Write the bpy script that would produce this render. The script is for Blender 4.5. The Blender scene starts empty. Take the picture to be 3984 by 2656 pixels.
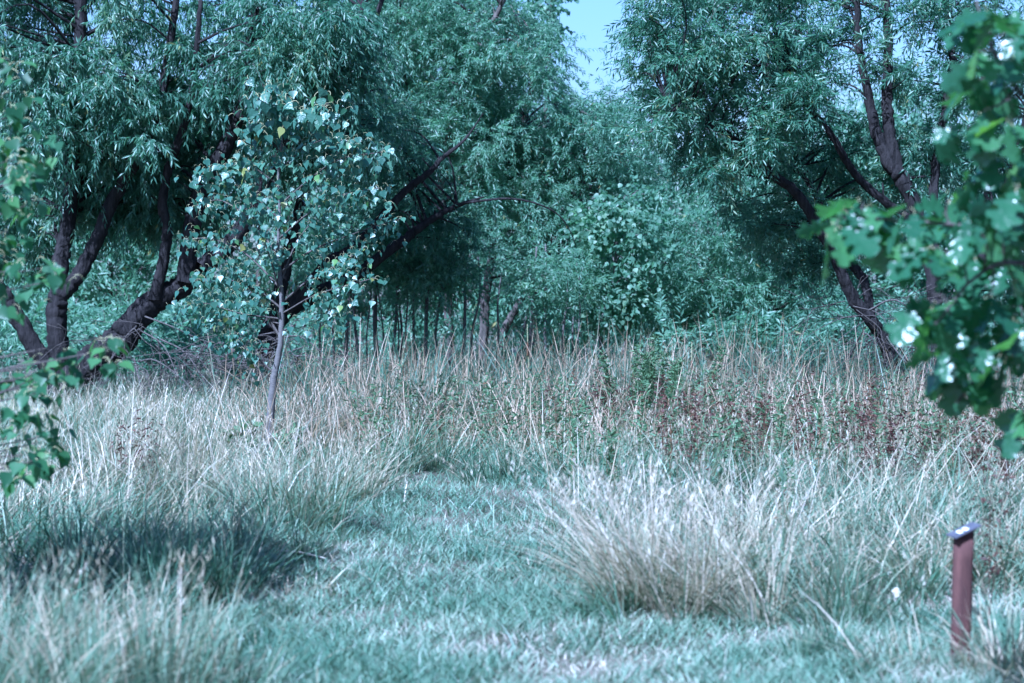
import bpy, math, numpy as np
from mathutils import Vector, Matrix
R = math.radians
rng = np.random.default_rng(7)
scene = bpy.context.scene
COL = scene.collection

# ------------------------------------------------------------------ camera
F = 85.0 / 36.0 * 3984.0            # focal length in pixels of the photograph
PITCH = math.atan(248.0 / F)        # looking slightly down
CAM_H = 1.6
cam_d = bpy.data.cameras.new('camera'); cam = bpy.data.objects.new('camera', cam_d); COL.objects.link(cam)
cam_d.lens = 85.0; cam_d.sensor_width = 36.0; cam_d.clip_end = 4000.0; cam_d.clip_start = 0.1
cam.location = (0, 0, CAM_H); cam.rotation_euler = (math.pi / 2 - PITCH, 0, 0)
cam_d.dof.use_dof = True; cam_d.dof.focus_distance = 22.5; cam_d.dof.aperture_fstop = 3.5
scene.camera = cam
# ------------------------------------------------------------------ world, sun, exposure
SUN = Vector((-0.44, -0.68, 0.90)).normalized()      # towards the sun: high, from the left, a little behind the camera
world = bpy.data.worlds.new('World'); scene.world = world; world.use_nodes = True
wn = world.node_tree.nodes; wl = world.node_tree.links
sky = wn.new('ShaderNodeTexSky'); sky.sky_type = 'NISHITA'; sky.sun_disc = False
sky.sun_elevation = math.asin(SUN.z); sky.sun_rotation = math.atan2(SUN.x, SUN.y)
sky.air_density = 1.0; sky.dust_density = 1.2; sky.ozone_density = 2.0
wn['Background'].inputs['Strength'].default_value = 0.055
wl.new(sky.outputs[0], wn['Background'].inputs[0])
sun_d = bpy.data.lights.new('sun', 'SUN'); sun = bpy.data.objects.new('sun', sun_d); COL.objects.link(sun)
sun_d.energy = 4.6; sun_d.angle = R(0.53); sun_d.color = (1.0, 0.955, 0.90)
sun.rotation_euler = SUN.to_track_quat('Z', 'Y').to_euler(); sun.location = (-20, -15, 35)
vs = scene.view_settings
scene.display_settings.display_device = 'sRGB'
vs.view_transform = 'Standard'; vs.look = 'None'; vs.gamma = 1.0; vs.use_curve_mapping = False
vs.exposure = 1.55
vs.use_white_balance = True          # the camera's cold white balance
vs.white_balance_temperature = 4420; vs.white_balance_tint = 13
scene.cycles.use_denoising = True
scene.cycles.max_bounces = 3; scene.cycles.diffuse_bounces = 2; scene.cycles.glossy_bounces = 1
scene.cycles.transmission_bounces = 2; scene.cycles.transparent_max_bounces = 4
scene.cycles.sample_clamp_indirect = 8.0
scene.cycles.debug_use_spatial_splits = True
world.cycles.sampling_method = 'NONE'
scene.cycles.use_adaptive_sampling = True; scene.cycles.adaptive_threshold = 0.025

# ------------------------------------------------------------------ places
def ground(x, y):
    x = np.asarray(x, float); y = np.asarray(y, float)
    t = np.clip((y - 21.0) / 9.0, 0, 1); t = t * t * (3 - 2 * t)
    z = -0.30 * t * np.clip((x + 6) / 5, 0.25, 1)
    far = np.clip((120 - y) / 60, 0, 1)
    z = z + (0.025 * np.sin(x * 1.3 + y * 0.7) + 0.018 * np.sin(x * 2.9 - y * 1.7 + 1.0) + 0.03 * np.sin(y * 0.45 + x * 0.2)) * far
    return z
cp, sp = math.cos(PITCH), math.sin(PITCH)
def P(px, py, d):
    """the point at world depth d that the photograph shows at (px, py)"""
    u = (np.asarray(px, float) - 1992.0) / F; v = (1328.0 - np.asarray(py, float)) / F
    dy = cp + v * sp; dz = -sp + v * cp
    k = d / dy
    return np.stack(np.broadcast_arrays(u * k, d + 0 * k, CAM_H + dz * k), -1)
def PX(p, d=None):
    return (p / F)
def gdepth(py):
    v = (1328.0 - py) / F
    return (cp + v * sp) * CAM_H / -( -sp + v * cp)

# ------------------------------------------------------------------ materials
def nodes(name):
    m = bpy.data.materials.new(name); m.use_nodes = True
    nt = m.node_tree; nt.nodes.clear()
    out = nt.nodes.new('ShaderNodeOutputMaterial')
    return m, nt, out
def ramp(nt, stops, src):
    r = nt.nodes.new('ShaderNodeValToRGB'); e = r.color_ramp.elements
    while len(e) > 1: e.remove(e[-1])
    e[0].position = stops[0][0]; e[0].color = (*stops[0][1], 1)
    for p, c in stops[1:]:
        q = e.new(p); q.color = (*c, 1)
    nt.links.new(src, r.inputs[0]); return r.outputs[0]
def leaf_mat(name, stops, trans=0.3, rough=0.42, spec=0.5, tint=(1.1, 1.3, 0.95), attr='tone', objrand=False, veins=False):
    m, nt, out = nodes(name)
    if objrand:
        a = nt.nodes.new('ShaderNodeObjectInfo'); src = a.outputs['Random']
    else:
        a = nt.nodes.new('ShaderNodeAttribute'); a.attribute_name = attr; src = a.outputs['Fac']
    col = ramp(nt, stops, src)
    b = nt.nodes.new('ShaderNodeBsdfPrincipled'); nt.links.new(col, b.inputs['Base Color'])
    b.inputs['Roughness'].default_value = rough; b.inputs['Specular IOR Level'].default_value = spec
    if veins:
        tc = nt.nodes.new('ShaderNodeTexCoord'); no = nt.nodes.new('ShaderNodeTexNoise'); no.inputs['Scale'].default_value = 5
        nt.links.new(tc.outputs['Object'], no.inputs['Vector'])
        bp = nt.nodes.new('ShaderNodeBump'); bp.inputs['Strength'].default_value = 0.5; bp.inputs['Distance'].default_value = 0.012
        nt.links.new(no.outputs['Fac'], bp.inputs['Height']); nt.links.new(bp.outputs[0], b.inputs['Normal'])
    t = nt.nodes.new('ShaderNodeBsdfTranslucent')
    mc = nt.nodes.new('ShaderNodeMix'); mc.data_type = 'RGBA'; mc.blend_type = 'MULTIPLY'; mc.inputs[0].default_value = 1
    nt.links.new(col, mc.inputs[6]); mc.inputs[7].default_value = (*[c * 1.5 for c in tint], 1)
    nt.links.new(mc.outputs[2], t.inputs['Color'])
    mx = nt.nodes.new('ShaderNodeMixShader'); mx.inputs[0].default_value = trans
    nt.links.new(b.outputs[0], mx.inputs[1]); nt.links.new(t.outputs[0], mx.inputs[2])
    nt.links.new(mx.outputs[0], out.inputs[0]); return m
def bark_mat(name, c1, c2, scale=14.0, stretch=5.0, bump=0.8, dist=0.03):
    m, nt, out = nodes(name)
    tc = nt.nodes.new('ShaderNodeTexCoord'); mp = nt.nodes.new('ShaderNodeMapping')
    mp.inputs['Scale'].default_value = (scale, scale, scale / stretch)
    nt.links.new(tc.outputs['Object'], mp.inputs['Vector'])
    no = nt.nodes.new('ShaderNodeTexNoise'); no.inputs['Scale'].default_value = 1.0; no.inputs['Detail'].default_value = 6; no.inputs['Roughness'].default_value = 0.7
    nt.links.new(mp.outputs[0], no.inputs['Vector'])
    col = ramp(nt, [(0.32, c1), (0.68, c2)], no.outputs['Fac'])
    b = nt.nodes.new('ShaderNodeBsdfPrincipled'); nt.links.new(col, b.inputs['Base Color']); b.inputs['Roughness'].default_value = 0.9
    b.inputs['Specular IOR Level'].default_value = 0.2
    bp = nt.nodes.new('ShaderNodeBump'); bp.inputs['Strength'].default_value = bump; bp.inputs['Distance'].default_value = dist
    nt.links.new(no.outputs['Fac'], bp.inputs['Height']); nt.links.new(bp.outputs[0], b.inputs['Normal'])
    nt.links.new(b.outputs[0], out.inputs[0]); return m
def plain_mat(name, c, rough=0.6, metal=0.0, spec=0.4):
    m, nt, out = nodes(name)
    tc = nt.nodes.new('ShaderNodeTexCoord'); no = nt.nodes.new('ShaderNodeTexNoise'); no.inputs['Scale'].default_value = 25; no.inputs['Detail'].default_value = 5
    nt.links.new(tc.outputs['Object'], no.inputs['Vector'])
    col = ramp(nt, [(0.3, tuple(x * 0.8 for x in c)), (0.7, tuple(min(1, x * 1.2) for x in c))], no.outputs['Fac'])
    b = nt.nodes.new('ShaderNodeBsdfPrincipled'); nt.links.new(col, b.inputs['Base Color'])
    b.inputs['Roughness'].default_value = rough; b.inputs['Metallic'].default_value = metal; b.inputs['Specular IOR Level'].default_value = spec
    nt.links.new(b.outputs[0], out.inputs[0]); return m

M = {}
M['willow'] = leaf_mat('willow leaf', [(0.0, (0.045, 0.108, 0.070)), (0.5, (0.078, 0.168, 0.110)), (0.9, (0.135, 0.225, 0.152)), (1.0, (0.22, 0.23, 0.09))], 0.38, 0.40, 0.6)
M['willow_pale'] = leaf_mat('pale willow leaf', [(0.0, (0.078, 0.160, 0.108)), (0.5, (0.128, 0.235, 0.162)), (0.95, (0.185, 0.29, 0.205)), (1.0, (0.26, 0.24, 0.10))], 0.42, 0.42, 0.5)
M['thicket'] = leaf_mat('thicket leaf', [(0.0, (0.068, 0.140, 0.092)), (0.6, (0.118, 0.215, 0.145)), (1.0, (0.18, 0.27, 0.17))], 0.42, 0.45, 0.4)
M['cottonwood'] = leaf_mat('cottonwood leaf', [(0.0, (0.040, 0.100, 0.070)), (0.6, (0.062, 0.138, 0.098)), (0.95, (0.085, 0.17, 0.105)), (0.985, (0.11, 0.21, 0.05)), (1.0, (0.22, 0.20, 0.06))], 0.28, 0.34, 0.5)
M['cottonwood_o'] = leaf_mat('cottonwood single leaf', [(0.0, (0.040, 0.100, 0.070)), (0.6, (0.062, 0.138, 0.098)), (0.95, (0.085, 0.17, 0.105)), (0.985, (0.11, 0.21, 0.05)), (1.0, (0.22, 0.20, 0.06))], 0.28, 0.34, 0.5, objrand=True, veins=True)
M['poplar_o'] = leaf_mat('poplar single leaf', [(0.0, (0.028, 0.080, 0.038)), (0.6, (0.046, 0.125, 0.055)), (1.0, (0.085, 0.19, 0.065))], 0.36, 0.42, 0.4, (1.3, 1.4, 0.5), objrand=True)
M['poplar'] = leaf_mat('poplar leaf', [(0.0, (0.028, 0.080, 0.038)), (0.6, (0.046, 0.125, 0.055)), (1.0, (0.085, 0.19, 0.065))], 0.30, 0.36, 0.5)
M['oak_o'] = leaf_mat('oak single leaf', [(0.0, (0.028, 0.085, 0.042)), (0.6, (0.046, 0.125, 0.060)), (0.985, (0.075, 0.175, 0.065)), (1.0, (0.10, 0.19, 0.05))], 0.36, 0.26, 0.55, (1.3, 1.4, 0.5), objrand=True, veins=True)
M['oak'] = leaf_mat('oak leaf', [(0.0, (0.030, 0.085, 0.028)), (1.0, (0.075, 0.165, 0.045))], 0.28, 0.32, 0.6)
M['petiole'] = plain_mat('pale petiole', (0.42, 0.40, 0.22), 0.5)
GR = [(0.0, (0.034, 0.085, 0.048)), (0.25, (0.074, 0.148, 0.092)), (0.5, (0.16, 0.22, 0.15)), (0.70, (0.29, 0.25, 0.175)), (0.86, (0.44, 0.37, 0.275)), (1.0, (0.60, 0.54, 0.47))]
M['grass'] = leaf_mat('meadow grass', GR, 0.18, 0.45, 0.4, tint=(1.0, 1.05, 0.7))
M['lawn'] = leaf_mat('mown grass', [(0.0, (0.054, 0.122, 0.078)), (0.35, (0.122, 0.205, 0.140)), (0.6, (0.22, 0.285, 0.21)), (0.8, (0.36, 0.33, 0.28)), (1.0, (0.55, 0.47, 0.41))], 0.18, 0.42, 0.5, tint=(1.0, 1.05, 0.7))
M['reed'] = leaf_mat('reed blade', [(0.0, (0.035, 0.095, 0.060)), (0.35, (0.075, 0.145, 0.10)), (0.6, (0.26, 0.195, 0.135)), (1.0, (0.60, 0.46, 0.34))], 0.25, 0.45, 0.4, tint=(1.0, 1.0, 0.7))
M['weed'] = leaf_mat('weed leaf', [(0.0, (0.040, 0.018, 0.016)), (0.32, (0.095, 0.042, 0.032)), (0.5, (0.17, 0.10, 0.055)), (0.56, (0.055, 0.105, 0.050)), (1.0, (0.095, 0.165, 0.080))], 0.2, 0.5, 0.3, tint=(1.0, 1.0, 0.7))
M['bark'] = bark_mat('shade darkened willow bark', (0.005, 0.0045, 0.0055), (0.040, 0.035, 0.036), 18, 6, 1.0, 0.05)  # darker than real bark: the crown's shade is put into the colour
M['bark_thin'] = bark_mat('young bark', (0.03, 0.026, 0.024), (0.13, 0.112, 0.104), 30, 4, 0.5)
M['bark_pale'] = bark_mat('pale smooth bark', (0.075, 0.070, 0.072), (0.15, 0.138, 0.13), 40, 0.35, 0.4, 0.008)
M['dead'] = bark_mat('dead twig', (0.03, 0.026, 0.025), (0.12, 0.105, 0.098), 40, 3, 0.3)
M['rust'] = bark_mat('weathered brown steel', (0.050, 0.026, 0.026), (0.115, 0.055, 0.048), 22, 5, 0.25, 0.004)
M['plate'] = plain_mat('dull dark plate', (0.075, 0.075, 0.095), 0.45, 0.0)
M['pale'] = plain_mat('bleached leaf', (0.5, 0.47, 0.42), 0.7)
M['white'] = plain_mat('white paint', (0.75, 0.75, 0.75), 0.5)
M['spike'] = plain_mat('brown seed spike', (0.085, 0.042, 0.022), 0.9)

# ground
m, nt, out = nodes('soil and thatch'); M['ground'] = m
tc = nt.nodes.new('ShaderNodeTexCoord'); no = nt.nodes.new('ShaderNodeTexNoise'); no.inputs['Scale'].default_value = 1.4; no.inputs['Detail'].default_value = 8; no.inputs['Roughness'].default_value = 0.65
nt.links.new(tc.outputs['Object'], no.inputs['Vector'])
col = ramp(nt, [(0.3, (0.035, 0.042, 0.030)), (0.5, (0.075, 0.07, 0.05)), (0.75, (0.20, 0.165, 0.135))], no.outputs['Fac'])
b = nt.nodes.new('ShaderNodeBsdfPrincipled'); nt.links.new(col, b.inputs['Base Color']); b.inputs['Roughness'].default_value = 0.95
n2 = nt.nodes.new('ShaderNodeTexNoise'); n2.inputs['Scale'].default_value = 45; n2.inputs['Detail'].default_value = 4
nt.links.new(tc.outputs['Object'], n2.inputs['Vector'])
bp = nt.nodes.new('ShaderNodeBump'); bp.inputs['Strength'].default_value = 0.8; bp.inputs['Distance'].default_value = 0.02
nt.links.new(n2.outputs['Fac'], bp.inputs['Height']); nt.links.new(bp.outputs[0], b.inputs['Normal']); nt.links.new(b.outputs[0], out.inputs[0])

# ------------------------------------------------------------------ mesh helpers
def new_mesh(name, V, faces, tone=None, mats=(), midx=None, smooth=False):
    """V (n,3); faces: list of (k,m) int arrays of equal-size polygons"""
    me = bpy.data.meshes.new(name)
    V = np.ascontiguousarray(V, np.float32)
    loops = np.concatenate([f.ravel() for f in faces]).astype(np.int32)
    tot = np.concatenate([np.full(len(f), f.shape[1]) for f in faces]).astype(np.int32)
    start = np.concatenate([[0], np.cumsum(tot)[:-1]]).astype(np.int32)
    me.vertices.add(len(V)); me.vertices.foreach_set('co', V.ravel())
    me.loops.add(len(loops)); me.loops.foreach_set('vertex_index', loops)
    me.polygons.add(len(tot)); me.polygons.foreach_set('loop_start', start); me.polygons.foreach_set('loop_total', tot)
    if midx is not None: me.polygons.foreach_set('material_index', np.ascontiguousarray(midx, np.int32))
    if tone is not None:
        a = me.attributes.new('tone', 'FLOAT', 'POINT'); a.data.foreach_set('value', np.ascontiguousarray(tone, np.float32))
    for mm in mats: me.materials.append(M[mm])
    me.update(calc_edges=True)
    if smooth: me.polygons.foreach_set('use_smooth', np.ones(len(tot), bool))
    return me
def link(name, me, parent=None, loc=None):
    o = bpy.data.objects.new(name, me); COL.objects.link(o)
    if parent is not None: o.parent = parent
    if loc is not None: o.location = loc
    return o
def tag(o, label=None, cat=None, group=None, kind=None):
    if label: o['label'] = label
    if cat: o['category'] = cat
    if group: o['group'] = group
    if kind: o['kind'] = kind
    return o
def thing(name, loc, label, cat, group=None):
    o = bpy.data.objects.new(name, None); COL.objects.link(o); o.location = loc; o.empty_display_size = 0.2
    return tag(o, label, cat, group)
def part(name, me, root, kind=None):
    """me is in world coordinates; shift it to the root's"""
    L = np.array(root.location, np.float32)
    co = np.empty(len(me.vertices) * 3, np.float32); me.vertices.foreach_get('co', co)
    me.vertices.foreach_set('co', (co.reshape(-1, 3) - L).ravel()); me.update()
    o = link(name, me, root)
    if kind: o['kind'] = kind
    return o
def unit(v):
    return v / np.maximum(np.linalg.norm(v, axis=-1, keepdims=True), 1e-9)
def rdirs(n):
    return unit(rng.normal(size=(n, 3)))
def spline(pts, n=8):
    """Catmull-Rom through rows of pts"""
    p = np.asarray(pts, float); p = np.vstack([2 * p[0] - p[1], p, 2 * p[-1] - p[-2]])
    out = []
    for i in range(1, len(p) - 2):
        t = np.linspace(0, 1, n, endpoint=False)[:, None]
        a, b_, c, d = p[i - 1], p[i], p[i + 1], p[i + 2]
        out.append(0.5 * (2 * b_ + (c - a) * t + (2 * a - 5 * b_ + 4 * c - d) * t ** 2 + (3 * b_ - a - 3 * c + d) * t ** 3))
    out.append(p[-2][None]); return np.vstack(out)
def tube_arrays(pts, rad, sides=6, rough=0.0):
    p = np.asarray(pts, float); n = len(p); rad = np.broadcast_to(np.asarray(rad, float), (n,))
    T = unit(np.gradient(p, axis=0))
    ref = np.array([0.3, 1.0, 0.15]) if abs(T[0] @ np.array([0.29, 0.95, 0.14])) < 0.85 else np.array([1.0, 0.1, 0.1])
    A = unit(np.cross(T, ref)); B = np.cross(T, A)
    th = np.arange(sides) / sides * 2 * math.pi
    rr = rad[:, None] * np.ones(sides)
    if rough:
        ph = rng.uniform(0, 6.28, 3)
        lump = np.sin(th * 2 + ph[0])[None] * 0.5 + np.sin(th * 5 + ph[1] + np.arange(n)[:, None] * 0.35) * 0.6 + rng.normal(0, 0.5, (n, sides))
        rr = rr * (1 + rough * lump)
    V = p[:, None] + rr[..., None] * (np.cos(th)[None, :, None] * A[:, None] + np.sin(th)[None, :, None] * B[:, None])
    i = np.arange(n - 1)[:, None] * sides; j = np.arange(sides)[None]; k = (j + 1) % sides
    Q = np.stack([i + j, i + k, i + sides + k, i + sides + j], -1).reshape(-1, 4)
    Vf = np.vstack([V.reshape(-1, 3), p[-1:] + T[-1:] * rad[-1] * 0.6])
    e = (n - 1) * sides
    Tt = np.stack([e + j[0], e + k[0], np.full(sides, n * sides)], -1)
    return Vf, Q, Tt
def tubes(name, lines, sides, mats, rough=0.0, smooth=True):
    Vs, Qs, Ts = [], [], []; o = 0
    for p, r in lines:
        V, Q, T = tube_arrays(p, r, sides, rough); Vs.append(V); Qs.append(Q + o); Ts.append(T + o); o += len(V)
    return new_mesh(name, np.vstack(Vs), [np.vstack(Qs), np.vstack(Ts)], None, mats, None, smooth)
def stamp(tv, pos, d, nrm, L, W):
    """put template vertices tv (along, across, lift) at each pos; returns (n*k,3)"""
    d = unit(d); s = unit(np.cross(nrm, d)); nn = np.cross(d, s)
    L = np.asarray(L)[:, None, None]; W = np.asarray(W)[:, None, None]
    V = pos[:, None] + tv[None, :, 0:1] * L * d[:, None] + tv[None, :, 1:2] * W * s[:, None] + tv[None, :, 2:3] * L * nn[:, None]
    return V.reshape(-1, 3)
def tile_faces(tf, n, k):
    return (tf[None] + (np.arange(n) * k)[:, None, None]).reshape(-1, tf.shape[1])
WILLOW_T = (np.array([(0, 0, 0), (.42, .5, .05), (1, 0, -.06), (.42, -.5, .05)], float), np.array([(0, 3, 2), (0, 2, 1)]))
HEART = [(0, 0), (-.03, .17), (.03, .36), (.17, .49), (.33, .47), (.52, .33), (.74, .14), (1.0, 0)]
def heart_template():
    v = [(0, 0, 0), (.35, 0, -.03), (.7, 0, -.05)]; n0 = 3
    up = [(x, y, .08 * y) for x, y in HEART[1:-1]]; tip = (1, 0, -.12)
    v += up + [tip] + [(x, -y, z) for x, y, z in up]
    k = len(up); U = list(range(3, 3 + k)); t = 3 + k; D = list(range(4 + k, 4 + 2 * k))
    f = [(0, U[0], U[1]), (0, U[1], U[2]), (0, U[2], 1), (1, U[2], U[3]), (1, U[3], U[4]), (1, U[4], 2), (2, U[4], U[5]), (2, U[5], t)]
    f = [(a, c, b_) for a, b_, c in f]
    mp = dict(zip(U, D)); g = [tuple(mp.get(i, i) for i in (a, c, b_)) for a, b_, c in f]
    return np.array(v, float), np.array(f + g)
HEART_T = heart_template()
ROUND_T = (np.array([(0, 0, 0), (.12, .42, .03), (.5, .46, .05), (1, 0, -.08), (.5, -.46, .05), (.12, -.42, .03)], float), np.array([(0, 5, 3), (5, 4, 3), (0, 3, 1), (1, 3, 2)]))
def leaves(name, tmpl, pos, d, nrm, L, W, mats, tone=None):
    tv, tf = tmpl; n = len(pos)
    if tone is None: tone = rng.random(n)
    return new_mesh(name, stamp(tv, pos, d, nrm, L, W), [tile_faces(tf, n, len(tv))], np.repeat(tone, len(tv)), mats)

# ------------------------------------------------------------------ ground and sky's setting
xs = np.concatenate([np.linspace(-600, -30, 12), np.linspace(-25, 25, 101), np.linspace(30, 600, 12)])
ys = np.concatenate([np.linspace(-60, 4, 9), np.linspace(5, 40, 90), np.linspace(42, 110, 24), np.linspace(150, 1500, 10)])
XX, YY = np.meshgrid(xs, ys); nx = len(xs); ny = len(ys)
GV = np.stack([XX, YY, ground(XX, YY)], -1).reshape(-1, 3)
ii, jj = np.meshgrid(np.arange(ny - 1), np.arange(nx - 1), indexing='ij'); a0 = (ii * nx + jj).ravel()
g = link('ground', new_mesh('ground', GV, [np.stack([a0, a0 + 1, a0 + 1 + nx, a0 + nx], -1)], None, ['ground'], None, True))
tag(g, 'soil and dry thatch under the grass', kind='structure')

# ------------------------------------------------------------------ trees
def px_line(pts, d, rpx, n=8, dd=0.0):
    """limb given by photo pixels at depth d; rpx radius in photo pixels at each point; dd depth drift along the limb"""
    pts = np.asarray(pts, float); k = len(pts)
    dv = d + dd * np.linspace(0, 1, k) ** 1.3
    w = np.array([P(x, y, z) for (x, y), z in zip(pts, dv)])
    r = np.interp(np.linspace(0, 1, k), np.linspace(0, 1, len(rpx)), rpx) * d / F
    full = spline(np.hstack([w, r[:, None]]), n)
    jig = rng.normal(0, 1, full[:, :3].shape) * np.minimum(0.006, full[:, 3:4] * 0.08); jig[0] = 0
    return full[:, :3] + jig, np.maximum(full[:, 3], 0.004)
def in_poly(x, y, poly):
    poly = np.asarray(poly, float); inside = np.zeros(len(x), bool); j = len(poly) - 1
    for i in range(len(poly)):
        xi, yi = poly[i]; xj, yj = poly[j]
        c = ((yi > y) != (yj > y)) & (x < (xj - xi) * (y - yi) / (yj - yi + 1e-9) + xi)
        inside ^= c; j = i
    return inside
def poly_points(poly, n):
    poly = np.asarray(poly, float); lo = poly.min(0); hi = poly.max(0); out = []
    while sum(map(len, out)) < n:
        q = rng.uniform(lo, hi, (n * 3, 2)); out.append(q[in_poly(q[:, 0], q[:, 1], poly)])
    return np.vstack(out)[:n]
def spray_leaves(centres, rad, n_spray, n_leaf, spray_len, leaf_L, leaf_W, droop=0.7, out_bias=None, upright=0.15, hang=0.5):
    """leafy sprays round each clump centre; returns leaf arrays and a few twig lines"""
    nc = len(centres); N = nc * n_spray
    c = np.repeat(centres, n_spray, 0); rr = np.repeat(rad, n_spray)
    d = rdirs(N); d[:, 2] = d[:, 2] * 0.8 + upright
    if out_bias is not None: d = d + out_bias
    d = unit(d)
    start = c + rdirs(N) * (rr * 0.45 * rng.random(N) ** 0.5)[:, None]
    Ls = spray_len * rng.uniform(0.6, 1.25, N) * (rr / rad.mean())
    t = np.linspace(0.15, 1.0, n_leaf)[None] + rng.uniform(-0.03, 0.03, (N, n_leaf))
    dr = droop * rng.uniform(0.5, 1.4, N)
    pos = start[:, None] + d[:, None] * (Ls[:, None] * t)[..., None]
    pos[..., 2] -= (dr * Ls)[:, None] * t ** 2 * 0.6
    tan = np.repeat(d[:, None], n_leaf, 1).copy(); tan[..., 2] -= dr[:, None] * t * 1.2
    tan = unit(tan)
    side = unit(np.cross(tan, rdirs(N)[:, None] + 0 * tan))
    ang = (np.arange(n_leaf) * 2.4)[None] + rng.uniform(0, 6.28, N)[:, None]
    s2 = np.cross(tan, side); sd = side * np.cos(ang)[..., None] + s2 * np.sin(ang)[..., None]
    ld = tan * 0.65 + sd * 0.65; ld[..., 2] -= hang * rng.uniform(0.3, 1.5, ld.shape[:2])
    ld = unit(ld)
    nr = unit(rdirs(N * n_leaf).reshape(N, n_leaf, 3) * 0.9 + np.array([0, -0.15, 0.75]))
    n = N * n_leaf
    L = leaf_L * rng.uniform(0.7, 1.25, n); W = leaf_W * rng.uniform(0.8, 1.25, n)
    tone = np.clip(np.repeat(rng.normal(0, 0.16, nc), n_spray * n_leaf) + rng.normal(0.42, 0.2, n), 0, 1)
    tone = np.where(rng.random(n) < 0.006, 1.0, np.minimum(tone, 0.93))
    tt = np.linspace(0, 1, 4)
    keep = np.arange(0, N, 3)
    tl = start[keep][:, None] + d[keep][:, None] * (Ls[keep][:, None] * tt)[..., None]
    tl[..., 2] -= (dr[keep] * Ls[keep])[:, None] * tt ** 2 * 0.6
    return (pos.reshape(-1, 3), ld.reshape(-1, 3), nr.reshape(-1, 3), L, W, tone), tl
def connect(centres, limb_pts, limb_rad, sag=0.12):
    """curved branches from each clump to a lower point of the nearest limb"""
    lines = []
    for c in centres:
        dv = limb_pts - c; dist = np.linalg.norm(dv, axis=1) + np.maximum(dv[:, 2], -0.2) * 0.8
        i = int(np.argmin(dist)); a = limb_pts[i]; L = np.linalg.norm(c - a)
        if L < 0.05 or L > 3.5: continue
        mid = (a + c) / 2 + np.array([0, 0, sag * L]) + rng.normal(0, 0.08 * L, 3)
        p = spline(np.array([a, mid, c]), 4)
        r0 = min(limb_rad[i] * 0.6, 0.006 + 0.012 * L)
        lines.append((p, np.linspace(r0, 0.004, len(p))))
    return lines
def willow(name, label, base, limbs, polys, d, spread, counts, leaf=(0.105, 0.019), mat='willow', bark='bark', spray=0.42, n_spray=16, n_leaf=20,
           crad=0.42, droop=0.8, hang=0.5, extra=None, group=None, trunk_n=1, sides=12, upright=0.15):
    """limbs: list of (pixel points, radii px, depth drift); first trunk_n of them are the trunk(s)"""
    b = P(base[0], base[1], d); root = thing(name, (b[0], d, float(ground(b[0], d))), label, 'tree', group)
    allp, allr = [], []
    for i, (pts, rp, dd) in enumerate(limbs):
        p, r = px_line(pts, d, rp, 9, dd)
        if i < trunk_n:
            p = np.vstack([[p[0][0], p[0][1], min(root.location.z - 0.1, p[0][2] - 0.1)], p]); r = np.r_[r[0] * 1.25, r]
        V, Q, T = tube_arrays(p, r, 18 if r.max() > 0.04 else 7, 0.11 if r.max() > 0.05 else 0.03)
        part('trunk' if i < trunk_n else 'limb', new_mesh('limb', V, [Q, T], None, [bark], None, True), root)
        allp.append(p); allr.append(r)
    LP = np.vstack(allp); LR = np.concatenate(allr)
    cs = []
    for (poly, dlo, dhi), n in zip(polys, counts):
        q = poly_points(poly, n); dv = d + rng.uniform(dlo, dhi, n)
        cs.append(np.stack([P(x, y, z) for (x, y), z in zip(q, dv)]))
    C = np.vstack(cs); rad = crad * rng.uniform(0.65, 1.35, len(C))
    arr, tl = spray_leaves(C, rad, n_spray, n_leaf, spray, leaf[0], leaf[1], droop, None, upright, hang)
    pos, ld, nr, L, W, tone = arr
    ok = pos[:, 2] > ground(pos[:, 0], pos[:, 1]) + 0.15
    part('crown', leaves('crown', WILLOW_T, pos[ok], ld[ok], nr[ok], L[ok], W[ok], [mat], tone[ok]), root)
    lines = connect(C, LP, LR)
    if lines: part('branches', tubes('branches', lines, 5, [bark]), root, 'stuff')
    part('twigs', tubes('twigs', [(p, [0.004, 0.003, 0.002, 0.0015]) for p in tl[::3]], 3, ['bark_thin']), root, 'stuff')
    return root

# big left willow: several stems from one base, one long trunk leaning to the right
A_limbs = [([(250, 1600), (230, 1470), (226, 1354), (218, 1220), (235, 1130)], (46, 40, 38, 36), 0),
           ([(230, 1560), (339, 1421), (452, 1337), (525, 1246), (610, 1167), (706, 1111), (790, 1043)], (74, 66, 60, 52, 46, 42, 40), 0.2),
           ([(240, 1560), (200, 1440), (147, 1370), (73, 1246), (20, 1150), (-60, 1060), (-160, 900), (-250, 600)], (38, 34, 30, 26, 18), -0.3),
           ([(225, 1160), (240, 1000), (262, 885), (285, 600), (305, 250), (320, -50), (340, -400), (350, -800)], (31, 29, 26, 21, 12), 0.3),
           ([(240, 1150), (316, 1054), (384, 913), (440, 780), (520, 640), (600, 470), (650, 250), (690, -50), (720, -400)], (29, 27, 25, 20, 15, 8), -0.4),
           ([(600, 1165), (640, 1000), (650, 885), (632, 790), (660, 640), (720, 480), (760, 250), (780, 0)], (24, 20, 16, 9), -0.5),
           ([(720, 1095), (745, 900), (785, 734), (880, 565), (948, 395), (975, 250), (1000, 80), (1010, -250), (1030, -600)], (36, 32, 30, 28, 24, 14), 0.3),
           ([(790, 1043), (940, 890), (1060, 650), (1213, 367), (1298, 254), (1400, 60), (1470, -200)], (36, 28, 22, 17, 10), 0.6)]
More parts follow.
